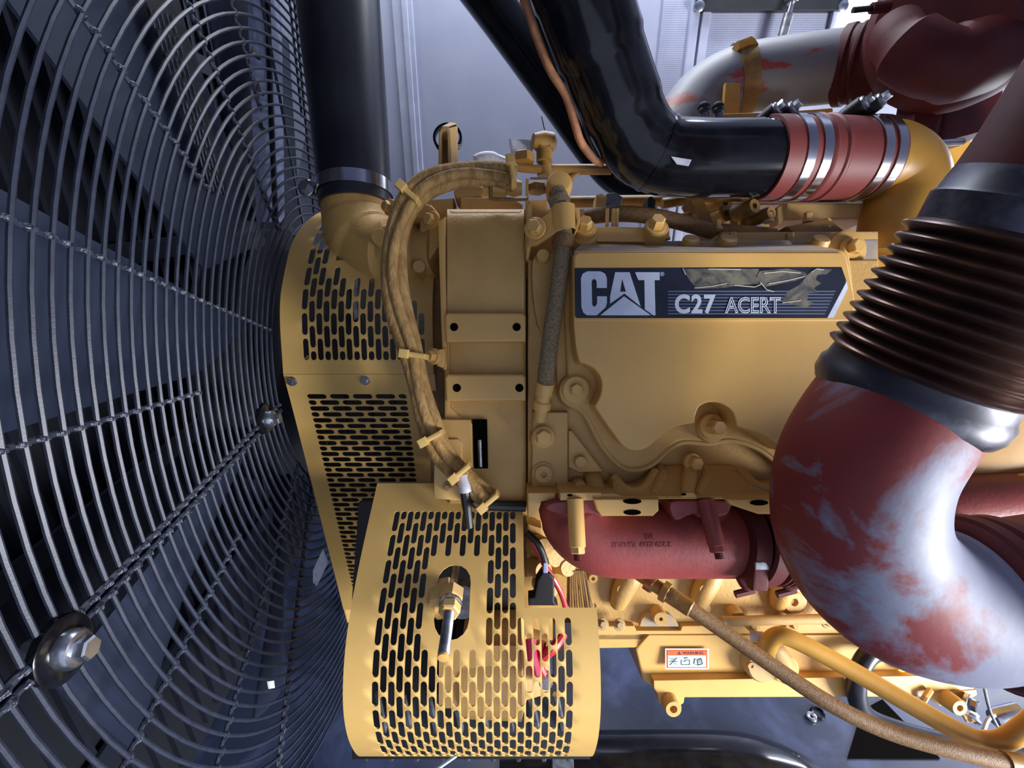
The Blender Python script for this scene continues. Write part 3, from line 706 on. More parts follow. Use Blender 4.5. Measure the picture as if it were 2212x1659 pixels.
# ---------------------------------------------------------------- top of the engine
top = thing('rocker_housing', 'dusty yellow casting shelf with bolts on top of the valve cover', 'casting', base(1500, 540, .9))
MB().plate([(1235, 520), (1900, 515), (1900, 570), (1235, 570)], .875, .2, .006).build('shelf', 'dust_top', top)
MB().plate([(1560, 500), (1900, 498), (1900, 535), (1545, 530)], .93, .15, .006).build('rear_shelf', 'yellow_dusty', top)
mb = MB(); mb.plate([(1278, 488), (1412, 489), (1428, 500), (1432, 512), (1415, 524), (1280, 522)], .862, .035, .006); mb.build('bar_plate', 'yellow', top)
for x, y, rp in ((1262, 492, 15), (1416, 490, 16)):
    boss(top, x, y + 8, .858, 25, .012, 'yellow', hole=0, ax=U * .5 - F); bolt(top, x, y, .838, rp, 'yellow', axis=U * .5 - F, washer=1.45, h=1.1)
boss(top, 1262, 510, .858, 27, .004, 'yellow', hole=0, ax=U * .5 - F)
for x, y, d in ((1437, 515, .87), (1583, 521, .9), (1706, 522, .9), (1550, 494, .95), (1660, 478, .98), (1745, 478, .98), (1785, 492, .97)):
    bolt(top, x, y, d, 9, 'yellow_dusty', axis=U, washer=1.2, h=1.5)
boss(top, 1825, 540, .87, 40, .01, 'yellow', hole=0, name='lug'); bolt(top, 1838, 536, .855, 16, 'yellow', axis=R * .2 - F)
MB().plate([(1782, 530), (1795, 524), (1850, 524), (1866, 534), (1862, 560), (1782, 560)], .872, .03, .006).build('ear', 'yellow', top)
MB().plate([(1560, 548), (1850, 545), (1920, 560), (1930, 760), (1838, 720), (1836, 560)], .885, .05, .01).build('end_cover', 'yellow_deep', top)
# valley pipes, rail and odd brackets behind
MB().tube([C(1230, 436, 1.15), C(1560, 432, 1.15), C(1900, 430, 1.15)], .014, 12).build('fuel_rail', 'olive_brass', top)
MB().tube([C(1430, 440, 1.06), C(1520, 425, 1.06), C(1905, 427, 1.06)], .012, 12).build('rail_pipe', 'olive_brass', top)
for q, d in (([(1490, 430), (1520, 425), (1560, 520), (1540, 528)], 1.0), ([(1430, 470), (1500, 452), (1500, 465), (1440, 486)], 1.02), ([(1600, 435), (1625, 432), (1622, 505), (1598, 505)], 1.03), ([(1690, 440), (1830, 436), (1835, 470), (1700, 474)], 1.04), ([(1560, 480), (1680, 490), (1690, 505), (1560, 503)], .98), ([(1700, 488), (1790, 470), (1830, 500), (1720, 508)], .96)):
    MB().plate(q, d, .05, .006).build('bracket', 'olive_brass', top)
for x, y, r, d in ((1545, 445, 22, 1.1), (1548, 470, 18, 1.1), (1605, 455, 16, 1.0), (1640, 470, 14, 1.0)):
    boss(top, x, y, d, r, .03, 'olive_brass', hole=.4, ax=R * .4 - F)
MB().plate([(1625, 455), (1668, 458), (1676, 470), (1625, 476)], 1.06, .02, .003).build('label_plate', 'white_film', top)
MB().tube(path([(1255, 470, .94), (1330, 462, .92), (1400, 466, .91), (1470, 480, .92), (1535, 500, .95)], 6), .0155, 14).build('harness_hose', 'hose_brown', top)
for x in (1312, 1325, 1333): MB().tube([C(x, 452, .905), C(x - 1, 488, .90)], .004, 6).build('cable_tie', 'tie', top)
for x, y, m, w in ((1300, 430, 'yellow_dusty', 14), (1326, 428, 'steel_dull', 20), (1408, 436, 'black_plastic', 10)):
    MB().plate([(x - w, y + 20), (x - w * .8, y - 10), (x, y - 14), (x + w, y - 4), (x + w * .7, y + 22)], 1.0, .04, .004).build('connector', m, top)

# ================================================================== GEAR HOUSING (between guards and cover)
gh = thing('gear_housing', 'tall yellow front gear housing with two drilled mounting pads', 'gear housing', base(1040, 1090, .9))
MB().plate([(958, 470), (970, 450), (1128, 450), (1136, 470), (1138, 1092), (966, 1092), (962, 800)], .872, .12, .012, 3).build('body', 'yellow_cast', gh)
mb = MB()   # rounded front bulge above the pads
prof = spl([(452, .885), (470, .866), (520, .858), (600, .856), (660, .862), (690, .868)], 4)
rows = [[C(x, y, d) for x in (966, 1132)] for y, d in prof]
vs_ = [p for r in rows for p in r]; mb.add(vs_, [(2 * i, 2 * i + 1, 2 * i + 3, 2 * i + 2) for i in range(len(rows) - 1)])
n = len(vs_); mb.add([p + F * .05 for p in vs_], [(2 * i, 2 * i + 2, 2 * i + 3, 2 * i + 1) for i in range(len(rows) - 1)])
for i in range(len(rows) - 1):
    for j in (0, 1): mb.f.append((2 * i + j, 2 * i + 2 + j, 2 * i + 2 + j + n, 2 * i + j + n))
mb.build('bulge', 'yellow_cast', gh)
MB().plate([(945, 478), (962, 466), (966, 800), (957, 800), (952, 700)], .855, .05, .005).build('edge_flange', 'yellow', gh)
MB().plate([(962, 470), (968, 466), (972, 880), (1000, 905), (1000, 925), (960, 905)], .868, .05, .005).build('rim', 'yellow', gh)
MB().plate([(943, 755), (962, 752), (962, 785), (955, 795), (943, 790)], .845, .05, .004).build('lug', 'yellow', gh)
bolt(gh, 936, 770, .85, 12, 'yellow', axis=-R * .6 - F)
for y0, y1 in ((675, 738), (808, 866)):
    pad = MB().plate([(960, y0 + 8), (966, y0), (1130, y0), (1136, y0 + 8), (1136, y1), (964, y1 + 1)], .842, .04, .005, 3).build('mounting_pad', 'yellow', gh)
    yy = (y0 + y1) / 2 if y0 < 700 else 838
    for x in (981, 1116):
        MB().lathe(C(x + (6 if y0 > 700 else 0), yy, .842), -F, [(.0006, .0075), (.0014, .0066), (-.0002, .006), (-.0002, 0)], 18).build('tapped_hole', 'hole_dark', pad)
MB().plate([(1020, 906), (1052, 906), (1054, 1012), (1024, 1012)], .864, .004, 0).build('window_opening', 'hole_dark', gh)
MB().tube([C(1036, 950, .860), C(1038, 1008, .861)], .004, 8).build('shaft_glint', 'steel_dull', gh)
MB().plate([(946, 905), (1016, 906), (1020, 918), (1022, 1010), (1006, 1018), (1000, 1060), (950, 1050)], .858, .01, .004).build('bracket_plate', 'yellow', gh)
MB().plate([(938, 950), (990, 948), (998, 956), (1000, 1078), (990, 1082), (940, 1078), (936, 1070)], .852, .006, .003).build('bracket_tab', 'yellow_sheet', gh)
bolt(gh, 967, 1052, .849, 7, 'yellow_dusty', washer=1.5)
# upper plate, lugs and elbow flange at left
MB().plate([(842, 432), (860, 424), (930, 440), (944, 455), (946, 480), (905, 470), (845, 462)], .90, .06, .008).build('elbow_flange', 'yellow_cast', gh)
bolt(gh, 842, 448, .93, 12, 'yellow', axis=-R * .8 - F); bolt(gh, 934, 476, .89, 13, 'yellow', axis=-R * .7 - F)
MB().plate([(905, 430), (980, 425), (980, 520), (950, 530), (905, 600)], .915, .08, .008).build('elbow_body', 'yellow_cast', gh)
MB().plate([(994, 424), (1105, 424), (1130, 440), (1130, 452), (994, 452)], .90, .1, .006).build('top_block', 'yellow_cast', gh)
MB().plate(spl([(985, 405), (1040, 400), (1044, 420), (1020, 428), (985, 426)], 3, True), .905, .06, .006).build('top_lug', 'yellow_cast', gh)
MB().plate([(1136, 385), (1142, 385), (1142, 480), (1136, 540), (1132, 560), (1136, 470)], .85, .03, .002).build('side_plate', 'yellow', gh)
MB().plate([(1142, 432), (1184, 430), (1180, 500), (1142, 504)], .875, .02, .003).build('back_plate', 'yellow', gh)

# top coolant elbow, black hose with clamp
el = thing('coolant_elbow', 'yellow painted coolant elbow below the black radiator hose', 'pipe elbow', base(800, 560, 1.0))
MB().tube(path([(768, 430, 1.02), (770, 470, 1.02), (785, 515, 1.01), (825, 545, .99), (880, 548, .97), (945, 545, .95)], 7), [.072] * 8 + [.074] * 8 + [.07] * 8 + [.062] * 7 + [.05] * 5, 32).build('elbow', 'yellow_cast', el)
boss(el, 822, 515, .915, 18, .012, hole=0, name='port_boss'); boss(el, 905, 575, .93, 14, .02, hole=0, ax=R * .2 - F * 1 - U * .3, name='port_boss')
hose = thing('radiator_hose', 'thick matte black radiator hose rising beside the fan guard', 'hose', base(765, 440, 1.02))
MB().tube([C(680, -700, 1.02), C(700, -400, 1.02), C(726, -60, 1.02), C(742, 120, 1.02), C(755, 260, 1.02), C(766, 400, 1.02), C(769, 446, 1.02)], [.094, .092, .090, .086, .082, .078, .078], 40).build('tube', 'black_rubber', hose)
clp = thing('hose_clamp', 'bright steel band clamp with side bolt around black radiator hose', 'clamp', base(766, 425, 1.02))
a0, a1 = C(766, 398, 1.02), C(767, 424, 1.02)
MB().lathe(a0, a1 - a0, [(0, .0795), (0, .0815), (.0265, .0815), (.0265, .0795)], 40, False, False).build('band', 'steel_band', clp)
MB().plate([(676, 398), (696, 398), (696, 422), (676, 422)], 1.0, .012, .003).build('ear', 'steel_dull', clp)
bolt(clp, 662, 406, .985, 12, 'steel', washer=1.5, axis=-F)
MB().tube([C(668, 408, .995), C(690, 410, 1.0)], .006, 10).build('screw', 'steel_dull', clp)

# ================================================================== BELT GUARD (perforated)
bgd = thing('belt_guard', 'tall yellow slotted sheet metal belt guard beside the fan', 'belt guard', base(780, 1335, 1.28))
pf, PL, pat = profile_fn([(808, .951), (760, .945), (700, .938), (640, .94), (580, .96), (530, .985), (492, 1.03), (468, 1.09), (455, 1.16), (452, 1.24)])
XL = -.470
SW = .0148
nc = 17; A0 = (650 - 1106) / 1000 * .938; h = .0515
def upper(a, b): p = pf(b); return V((a, p.y, p.z))
bs0 = pat(782)
def usolid(a, b):
    col = (a - A0) / SW; py_lim = [0, 0, 0, 575, 575, 600, 602, 602, 602, 602, 620, 622, 640, 648, 650, 652, 652][max(0, min(16, int(col)))]
    return py_lim and b > pat(py_lim)
def uomit(a, b):
    # opening for the coolant elbow: beyond the fourth column above the solid strip
    if a > A0 + SW * 4.2 and b > pat(566): return True
    if a > A0 + SW * 3.1 and b > pat(520): return True
    return a > -.16 or (a > A0 + SW * 18 and b > pat(590))
mb = slot_sheet(upper, (A0, A0 + SW * nc), (A0 - XL, .045), (bs0, bs0 + h * 8.5), (bs0, .03), nc, h, .80, .13, usolid, uomit)
mb.build('upper_panel', 'yellow_sheet', bgd, solid=.002)
lf, LL, lat = profile_fn([(808, .953), (900, 1.003), (1000, 1.061), (1100, 1.125), (1200, 1.197), (1330, 1.305), (1345, 1.32)])
def lower(b, a): p = lf(b); return V((a, p.y, p.z))
vb0, vb1 = lat(849), lat(1300); nr = 44; aL, aR = -.436, -.219
mb = slot_sheet(lambda a, b: lower(a, b), (vb0, vb1), (vb0, .03), (aL, aR), (aL - XL, .06), nr, (aR - aL) / 4.5, .80, .13)
mb.build('lower_panel', 'yellow_sheet', bgd, solid=.002)
mb = MB()
for b in (0, .2, .4, .6): pass
mb.prism([V((XL, lf(0).y, lf(0).z)), V((XL, lf(LL).y, lf(LL).z)), V((XL, lf(LL).y + .1, lf(LL).z)), V((XL, lf(0).y + .12, lf(0).z))], V((.003, 0, 0))); mb.build('side_panel', 'yellow_sheet', bgd)
for px, py in ((631, 823), (789, 821)):
    p = C(px, py, .958); mb = MB().lathe(p, -F, [(-.004, .0105), (.002, .0105), (.005, .009)], 18).hexa(p - F * .003, -F, .0072, .008); mb.build('bolt', 'steel', bgd)
# pulley glimpsed through the slots, then black sheets added as dark behind them
pul = thing('fan_drive_pulley', 'dark fan drive pulley with belt grooves hidden behind the slotted belt guard', 'pulley', base(760, 900, 1.2))
MB().lathe(C(700, 850, 1.25), R, [(0, .10), (.02, .12), (.03, .10), (.045, .12), (.06, .10), (.075, .12), (.09, .10), (.1, .12), (.13, .06), (.2, .05)], 36).build('wheel', 'frame_black', pul)
MB().tube([C(760, 560, 1.14), C(780, 860, 1.2)], .012, 8).build('shaft', 'steel_dull', pul)

db = thing('slot_shade_sheet', 'black ribbed sheet in place of a belt, added as dark behind the belt guard slots', 'belt', base(800, 1340, 1.4))
MB().prism([C(650, 822, 1.03), C(945, 822, 1.03), C(955, 1320, 1.36), C(742, 1320, 1.36)], F * .02).build('dark_sheet', 'black_plastic', db)  # black sheet added so the lower slots read as dark
MB().prism([C(640, 540, 1.22), C(975, 540, 1.22), C(975, 830, 1.10), C(640, 830, 1.10)], F * .02).build('dark_liner', 'black_plastic', db)  # black liner added for the dark behind the upper panel
for x in (690, 740, 800, 850): MB().tube([C(x, 830, 1.025), C(x * .6 + 330, 1300, 1.345)], .004, 6).build('sheet_rib', 'frame_black', db)
# ================================================================== ALTERNATOR GUARD
ag = thing('alternator_guard', 'yellow rounded slotted alternator guard with oval opening and threaded rod', 'belt guard', base(1020, 1632, .78))
pf2, PL2, pat2 = profile_fn([(1044, .905), (1130, .848), (1210, .803), (1290, .766), (1350, .745), (1400, .732), (1450, .724), (1500, .721), (1540, .724), (1575, .734), (1600, .748), (1618, .766), (1630, .785), (1634, .80)], 6)
AX0, AX1 = -.2635, .1385
cw = .01265; nc2 = 25; a20 = (801 - 1106) / 1000 * .721; h2 = .0455
def agf(a, b): p = pf2(b); return V((a, p.y, p.z))
bb0 = pat2(1101)
nb2 = int((PL2 - bb0) / (h2 / 2))
rc = lambda a: (a - a20) / cw
def asolid(a, b):
    c = rc(a)
    if 5.9 < c < 14 and pat2(1190) < b < pat2(1416): return True
    if 5.9 < c < 7.5 and b > pat2(1195) and b < pat2(1400): return True
    if c > 18 and b < pat2(1362): return True
    if b < bb0 + h2 * .3: return False
    return False
notch_a = .0225
def aomit(a, b): return a > notch_a and b < pat2(1311)
oa0, oa1 = a20 + 7 * cw, a20 + 14 * cw
hole = stadium(-.1262, -.0695, pat2(1220), pat2(1383), 9)
ob0 = bb0 + h2 * .5 * round((pat2(1205) - bb0) / (h2 * .5)); ob1 = bb0 + h2 * .5 * round((pat2(1398) - bb0) / (h2 * .5))
oa0 = a20 + 7 * cw; oa1 = a20 + 13 * cw
nka = a20 + round((notch_a - a20) / cw) * cw
def aomit(a, b): return a > nka and b < pat2(1309)
mb = slot_sheet(agf, (a20, a20 + cw * nc2), (a20 - AX0, AX1 - (a20 + cw * nc2)), (bb0, bb0 + nb2 * h2 / 2), (bb0, PL2 - bb0 - nb2 * h2 / 2), nc2, h2, .80, .12, asolid, aomit, (oa0, oa1, ob0, ob1, hole))
shell = mb.build('shell', 'yellow_sheet', ag, solid=.002)
# returned side flanges
for xx in (AX0, AX1):
    m2 = MB(); N_ = 30; s0 = 0 if xx == AX0 else pat2(1311)
    for i in range(N_):
        s_, e_ = s0 + (PL2 - s0) * i / N_, s0 + (PL2 - s0) * (i + 1) / N_
        P, Q = agf(xx, s_), agf(xx, e_); m2.add([P, Q, Q + F * .012, P + F * .012], [(0, 1, 2, 3)])
    m2.build('side_flange', 'yellow_sheet', ag, solid=.002)
# long threaded rod with nuts
rod = thing('adjuster_rod', 'steel threaded adjuster rod with yellow nuts poking through the oval opening', 'rod', C(957, 1420, .66))
r0, r1 = C(985, 1215, .84), C(957, 1422, .655); ax = (r1 - r0).normalized(); L_ = (r1 - r0).length
MB().lathe(r0, ax, [(0, .0085), (L_ * .45, .0085)], 16).build('shank', 'steel', rod)
pr = []; s_ = L_ * .45; k = 0
while s_ < L_ - .006: pr += [(s_, .0078), (s_ + .0009, .0086), (s_ + .0018, .0078)]; s_ += .0018
pr += [(L_, .007)]
MB().lathe(r0, ax, pr, 14).build('thread', 'steel_dull', rod)
MB().hexa(r0 + ax * L_ * .36, ax, .021, .024).build('nut', 'yellow_dusty', rod); MB().lathe(r0 + ax * (L_ * .36 + .024), ax, [(0, .019), (.004, .019), (.005, .014)], 18).build('washer', 'steel', rod)
MB().hexa(r0 + ax * (L_ * .36 + .030), ax, .0175, .016).build('nut', 'yellow_dusty', rod)
MB().lathe(r1 - ax * .004, ax, [(0, .0078), (.004, .0078), (.0045, .004)], 12).build('rod_tip', 'yellow', rod)
MB().hexa(C(960, 1275, .80), ax, .03, .04).build('swivel_block', 'yellow_dusty', rod)
MB().lathe(C(1000, 1290, .84), -F, [(0, .034), (.02, .03), (.025, .01)], 24).build('pivot_boss', 'steel_dull', rod)
# alternator behind the guard
alt = thing('alternator', 'alternator body with pulley and red cable boots seen through guard slots', 'alternator', base(1000, 1600, .9))
MB().lathe(C(925, 1400, .90), R, [(0, .05), (.0, .07), (.03, .075), (.04, .055), (.06, .075), (.08, .075), (.09, .05)], 32).build('pulley', 'frame_black', alt)
MB().lathe(C(1000, 1430, .88), R, [(0, .03), (.005, .088), (.11, .092), (.12, .06), (.16, .05)], 36).build('housing', 'yellow_dusty', alt)
MB().plate([(948, 1395), (1122, 1395), (1122, 1530), (948, 1530)], .80, .004).build('mount_plate', 'yellow_dusty', alt)
MB().plate([(775, 1085, .98), (1128, 1085, .98), (1128, 1330, .90), (1150, 1400, .88), (1150, 1640, .90), (760, 1640, .90), (760, 1300, .92)], .9, .02).build('dark_backing', 'black_plastic', alt)  # black sheet added so the space behind the slots looks dark
MB().plate([(1196, 1345), (1275, 1345), (1275, 1640), (1140, 1640), (1140, 1480), (1196, 1470)], .9, .02).build('dark_backing', 'frame_black', alt)  # second added dark sheet, behind the right-hand slots
for q, m in (([(1146, 1380, .80), (1150, 1420, .79), (1158, 1455, .79)], 'magenta'), ([(1170, 1385, .81), (1165, 1440, .80), (1185, 1475, .8)], 'wire_red'), ([(1216, 1370, .82), (1195, 1400, .8), (1170, 1420, .8)], 'wire_red')):
    MB().tube(path(q, 5), .009, 10).build('cable_boot', m, alt)
MB().lathe(C(1178, 1470, .80), -F + U * .3, [(-.02, .012), (.01, .012), (.012, .006)], 14).build('terminal', 'steel', alt)
for i in range(9):
    MB().tube([C(760 + i * 55, 1500, .86), C(790 + i * 55, 1640, .95)], .006, 6).build('fin', 'steel_dull', alt)
tag(MB().tube([C(985, 1632, .86), C(942, 1662, .86), C(930, 1672, .86)], .0035, 8).build('dipstick_wire', 'decal_pale'), 'thin pale wire end hanging below the alternator guard', 'wire')
MB().lathe(C(1185, 1640, 1.1), R, [(0, .02)]) if False else None

# cables at the notch: black fuse holder, red and black wires
fh = thing('fuse_holder', 'black plastic inline fuse holder with red and black cables in guard notch', 'fuse holder', base(1175, 1310, .83))
MB().plate([(1160, 1256), (1172, 1238), (1188, 1238), (1198, 1250), (1198, 1300), (1206, 1310), (1142, 1310), (1142, 1292), (1154, 1290)], .83, .03, .005).build('case', 'black_plastic', fh)
MB().plate([(1174, 1216), (1183, 1216), (1184, 1240), (1173, 1240)], .832, .012, .002).build('sleeve', 'post_grey', fh)
MB().tube(path([(1138, 1150, .85), (1160, 1172, .84), (1172, 1195, .84), (1179, 1220, .838)], 6), .0062, 10).build('cable', 'black_plastic', fh)
MB().tube(path([(1150, 1168, .846), (1164, 1195, .845), (1176, 1220, .842), (1196, 1252, .842), (1212, 1282, .85), (1222, 1314, .86)], 6), .0052, 10).build('cable', 'wire_red', fh)
MB().plate([(1228, 1232), (1262, 1240), (1282, 1312), (1226, 1312)], .93, .02, .004).build('brush_shield', 'chain_brown', fh)
bl = thing('drive_chain_shield', 'brown ribbed strip standing between manifold and guard notch', 'strip', base(1255, 1312, .95))
for k in range(9):
    MB().tube([C(1232 + k * 3.8, 1232, .915), C(1232 + k * 5.6, 1314, .915)], .0024, 6).build('rib', 'olive_brass' if k % 2 else 'chain_brown', bl)

# ================================================================== WIRING HARNESS
hn = thing('wiring_harness', 'yellow overpainted braided wiring harness looping over the gear housing', 'wiring harness', base(1055, 1085, .83))
HP = [(1112, 384, .84), (1060, 374, .83), (990, 376, .82), (925, 396, .815), (882, 440, .81), (855, 510, .81), (848, 590, .81), (860, 670, .815), (884, 750, .815), (902, 830, .82), (922, 905, .825), (952, 975, .83), (1000, 1030, .825), (1052, 1078, .82)]
for off, dd, r, k in ((-15, .004, .0125, 0), (11, -.006, .0130, 1), (-2, -.014, .0098, 2)):
    pts = []
    for i, (x, y, d) in enumerate(HP):
        a = HP[max(0, i - 1)]; b = HP[min(len(HP) - 1, i + 1)]; l = math.hypot(b[0] - a[0], b[1] - a[1]); nx, ny = -(b[1] - a[1]) / l, (b[0] - a[0]) / l
        o = off * (1 if i < 9 else .8) + (3 * math.sin(i * 1.7 + k * 2)); pts.append((x + nx * o, y + ny * o, d + dd))
    MB().tube(path(pts, 6), r, 12).build('loom', 'loom', hn)
for x, y, a, d in ((886, 424, 40, .80), (896, 768, 8, .80), (934, 944, -28, .81), (996, 1018, -40, .81), (1056, 1080, -40, .812), (1106, 374, 80, .81)):
    c = C(x, y, d); t = Matrix.Rotation(math.radians(a), 3, F) @ R; n_ = t.cross(F).normalized()
    MB().box(c, .042, .044, .009, t, F, n_, bev=.003).build('cable_tie', 'tie', hn)
    MB().box(c - F * .022 - t * .014, .016, .012, .015, t, F, n_, bev=.002).build('tie_buckle', 'tie', hn)
cn = thing('harness_connector', 'grey and black plug hanging from harness over the alternator guard', 'connector', base(1012, 1140, .82))
MB().tube(path([(1000, 1028, .81), (1004, 1050, .805), (1006, 1062, .805)], 4), .011, 12).build('boot', 'white_film', cn)
MB().tube(path([(1004, 1060, .805), (1008, 1090, .81), (1013, 1138, .82)], 4), [.009] * 5 + [.008] * 4, 10).build('plug', 'black_plastic', cn)
MB().tube(path([(1020, 1078, .84), (1040, 1090, .85), (1135, 1094, .86)], 5), .010, 10).build('cable', 'black_plastic', cn)

# braided hose beside the cover with clip and fittings
bh = thing('braided_hose', 'dusty braided fluid hose running down beside the valve cover', 'hose', base(1165, 905, .82))
MB().tube(path([(1202, 412, .82), (1213, 440, .815), (1217, 490, .815), (1216, 540, .815), (1206, 620, .815), (1192, 710, .815), (1182, 790, .815), (1176, 846, .818)], 6), .0150, 18).build('hose', 'hose_braid_dusty', bh)
MB().lathe(C(1178, 826, .812), C(1166, 905, .84) - C(1178, 826, .812), [(0, .016), (.022, .0165), (.024, .014), (.034, .014), (.036, .017), (.05, .017), (.052, .012), (.075, .011)], 18).build('ferrule', 'yellow', bh)
MB().lathe(C(1218, 508, .815), C(1216, 530, .815) - C(1218, 508, .815), [(0, .0185), (.018, .020), (.024, .018)], 18).build('collar', 'hose_brown', bh)
MB().lathe(C(1207, 432, .815), C(1213, 446, .815) - C(1207, 432, .815), [(-.006, .018), (.008, .019)], 18).build('collar', 'hose_braid_dusty', bh)
MB().lathe(C(1208, 400, .845), -F, [(-.05, .02), (-.02, .024), (.005, .024), (.018, .018), (.022, 0)], 24).build('fitting', 'yellow', bh)
hc = thing('hose_clip', 'bent yellow strap clip holding the braided hose to the engine', 'clip', base(1190, 520, .83))
MB().prism([C(1142, 486, .825), C(1200, 452, .805), C(1228, 450, .798), C(1232, 492, .798), C(1205, 500, .802), C(1160, 528, .822), C(1140, 530, .828)], F * .012, .003).build('strap', 'yellow', hc)
MB().tube([C(1216, 446, .815), C(1218, 500, .815)], .021, 20, caps=False).build('sleeve', 'yellow', hc)
MB().plate([(1240, 446), (1252, 450), (1254, 480), (1246, 500), (1240, 505), (1246, 478)], .81, .03, .002).build('spring_tab', 'yellow', hc)
bolt(hc, 1156, 494, .81, 16, 'yellow', axis=-R * .25 - F)
MB().plate([(1138, 440), (1150, 440), (1150, 520), (1142, 560), (1136, 556)], .835, .02, .003).build('stay', 'yellow', hc)
boss(hc, 1172, 555, .85, 14, .012, 'yellow', hole=0, name='screw_head')

MB().plate([(1130, 452), (1262, 452), (1262, 600), (1130, 600)], .905, .03).build('gap_filler', 'yellow_cast', head)
MB().plate([(930, 470), (962, 470), (962, 1060), (930, 1060)], .97, .05).build('gap_filler', 'olive_brass', gh)  # brown plate added to fill the bright gap with a shaded tone
# fittings on top of the gear housing
ub = thing('lifting_bracket', 'yellow folded U shaped sheet bracket standing on gear housing', 'bracket', base(965, 362, .98))
MB().plate([(946, 372), (948, 285), (955, 273), (968, 273), (972, 285), (976, 372), (968, 372), (966, 290), (964, 282), (956, 282), (953, 290), (954, 372)], .95, .05, .002).build('channel', 'yellow_dusty', ub)
MB().prism([C(972, 276, .951), C(988, 272, .965), C(989, 372, .965), C(976, 372, .951)], F * .004).build('side_wall', 'yellow_dusty', ub)
MB().prism([C(955, 273, .951), C(968, 273, .951), C(986, 266, .966), C(972, 264, .966)], F * .004).build('top_wall', 'yellow_dusty', ub)
MB().plate([(952, 372), (953, 280), (966, 280), (972, 372)], .985, .004).build('web', 'olive_brass', ub)
MB().lathe(C(968, 302, 1.0), -F, [(0, .031), (.012, .031), (.012, .026), (.0, .026)], 28, False, False).build('ring_clip', 'black_gloss', ub)
MB().tube([C(978, 318, .985), C(996, 316, .985)], .004, 8).build('pin', 'steel', ub)
vf = thing('shutoff_fitting', 'brown overpainted brass tee fitting above the harness', 'fitting', base(1175, 380, .98))
p0 = C(1176, 382, .98); MB().lathe(p0, U, [(0, .015), (.02, .015), (.02, .011), (.03, .011), (.032, .017), (.06, .017), (.062, .013), (.075, .013)], 16).build('stem', 'olive_brass', vf)
MB().hexa(p0 + U * .055, U, .020, .022).build('nut', 'olive_brass', vf)
MB().lathe(C(1180, 308, .98), R + F * .3, [(-.03, .014), (-.01, .022), (.012, .022), (.02, .012)], 16).build('cap', 'olive_brass', vf)
MB().tube([C(1170, 300, .99), C(1168, 284, .99)], .002, 6).build('pin', 'black_plastic', vf)
MB().tube([C(1178, 288, .98), C(1170, 252, .98), C(1162, 240, 1.0)], .0012, 5).build('wire', 'black_plastic', vf)
MB().tube([C(1190, 366, 1.0), C(1320, 366, 1.0)], .011, 12).build('tube', 'olive_brass', vf)
MB().tube([C(1232, 385, 1.0), C(1248, 372, 1.0)], .007, 8).build('branch', 'olive_brass', vf)
MB().tube(path([(1110, 360, .97), (1140, 364, .97), (1170, 366, .97)], 4), .009, 10).build('tube', 'olive_brass', vf)
MB().hexa(C(1132, 352, .96), U, .022, .02).build('hex_plug', 'olive_brass', vf)
wr = thing('plastic_wrap', 'crumpled clear plastic wrap around fittings behind the harness', 'plastic wrap', base(1125, 340, .99))
MB().plate([(1100, 297), (1125, 296), (1154, 300), (1152, 318), (1148, 340), (1130, 344), (1100, 348), (1104, 318)], .985, .03, .006).build('sheet', 'white_film', wr)
MB().tube(path([(1020, 362, .98), (1035, 346, .98), (1060, 342, .98), (1090, 352, .98)], 5), [.010] * 4 + [.014] * 8 + [.012] * 4, 12).build('sleeve', 'white_film', wr)
sv = thing('solenoid_valve', 'yellow overpainted solenoid valve with wire guard on gear housing top', 'valve', base(1090, 424, .86))
MB().lathe(C(1046, 406, .86), R, [(0, .012), (.014, .014), (.016, .018), (.04, .018), (.042, .012), (.055, .016), (.07, .012)], 16).build('body', 'yellow_cast', sv)
MB().hexa(C(1044, 405, .86), R, .017, .012).build('nut', 'yellow', sv)
MB().tube(path([(1060, 388, .845), (1060, 420, .84), (1066, 430, .838), (1130, 430, .838), (1136, 428, .84)], 5), .0035, 8).build('wire_guard', 'olive_brass', sv)
MB().hexa(C(1160, 415, .87), U, .018, .014).build('nut', 'olive_brass', sv)
MB().plate([(1145, 383), (1188, 383), (1186, 388), (1145, 388)], .88, .01).build('shim', 'steel', sv)

# ================================================================== EXHAUST MANIFOLD
mf = thing('exhaust_manifold', 'red oxide cast exhaust manifold with raised part numbers below cylinder head', 'exhaust manifold', base(1420, 1245, .82))
pts = path([(1236, 1062, .85), (1238, 1100, .845), (1260, 1140, .838), (1310, 1164, .835), (1400, 1167, .835), (1520, 1167, .835), (1625, 1167, .838)], 6)
MB().tube(pts, [.062] * 8 + [.0645] * 10 + [.0645] * 19, 36).build('body', 'red_oxide', mf)
MB().plate(spl([(1180, 1100), (1200, 1084), (1290, 1080), (1300, 1095), (1300, 1120), (1270, 1110), (1215, 1112)], 3, True), .775, .08, .006).build('port_flange', 'red_oxide', mf)
MB().plate(spl([(1448, 1086), (1500, 1080), (1572, 1082), (1580, 1100), (1560, 1118), (1500, 1112), (1460, 1126)], 3, True), .775, .08, .006).build('port_flange', 'red_oxide', mf)
MB().tube(path([(1515, 1075, .845), (1518, 1110, .84), (1530, 1150, .835)], 4), .05, 24).build('port', 'red_oxide', mf)
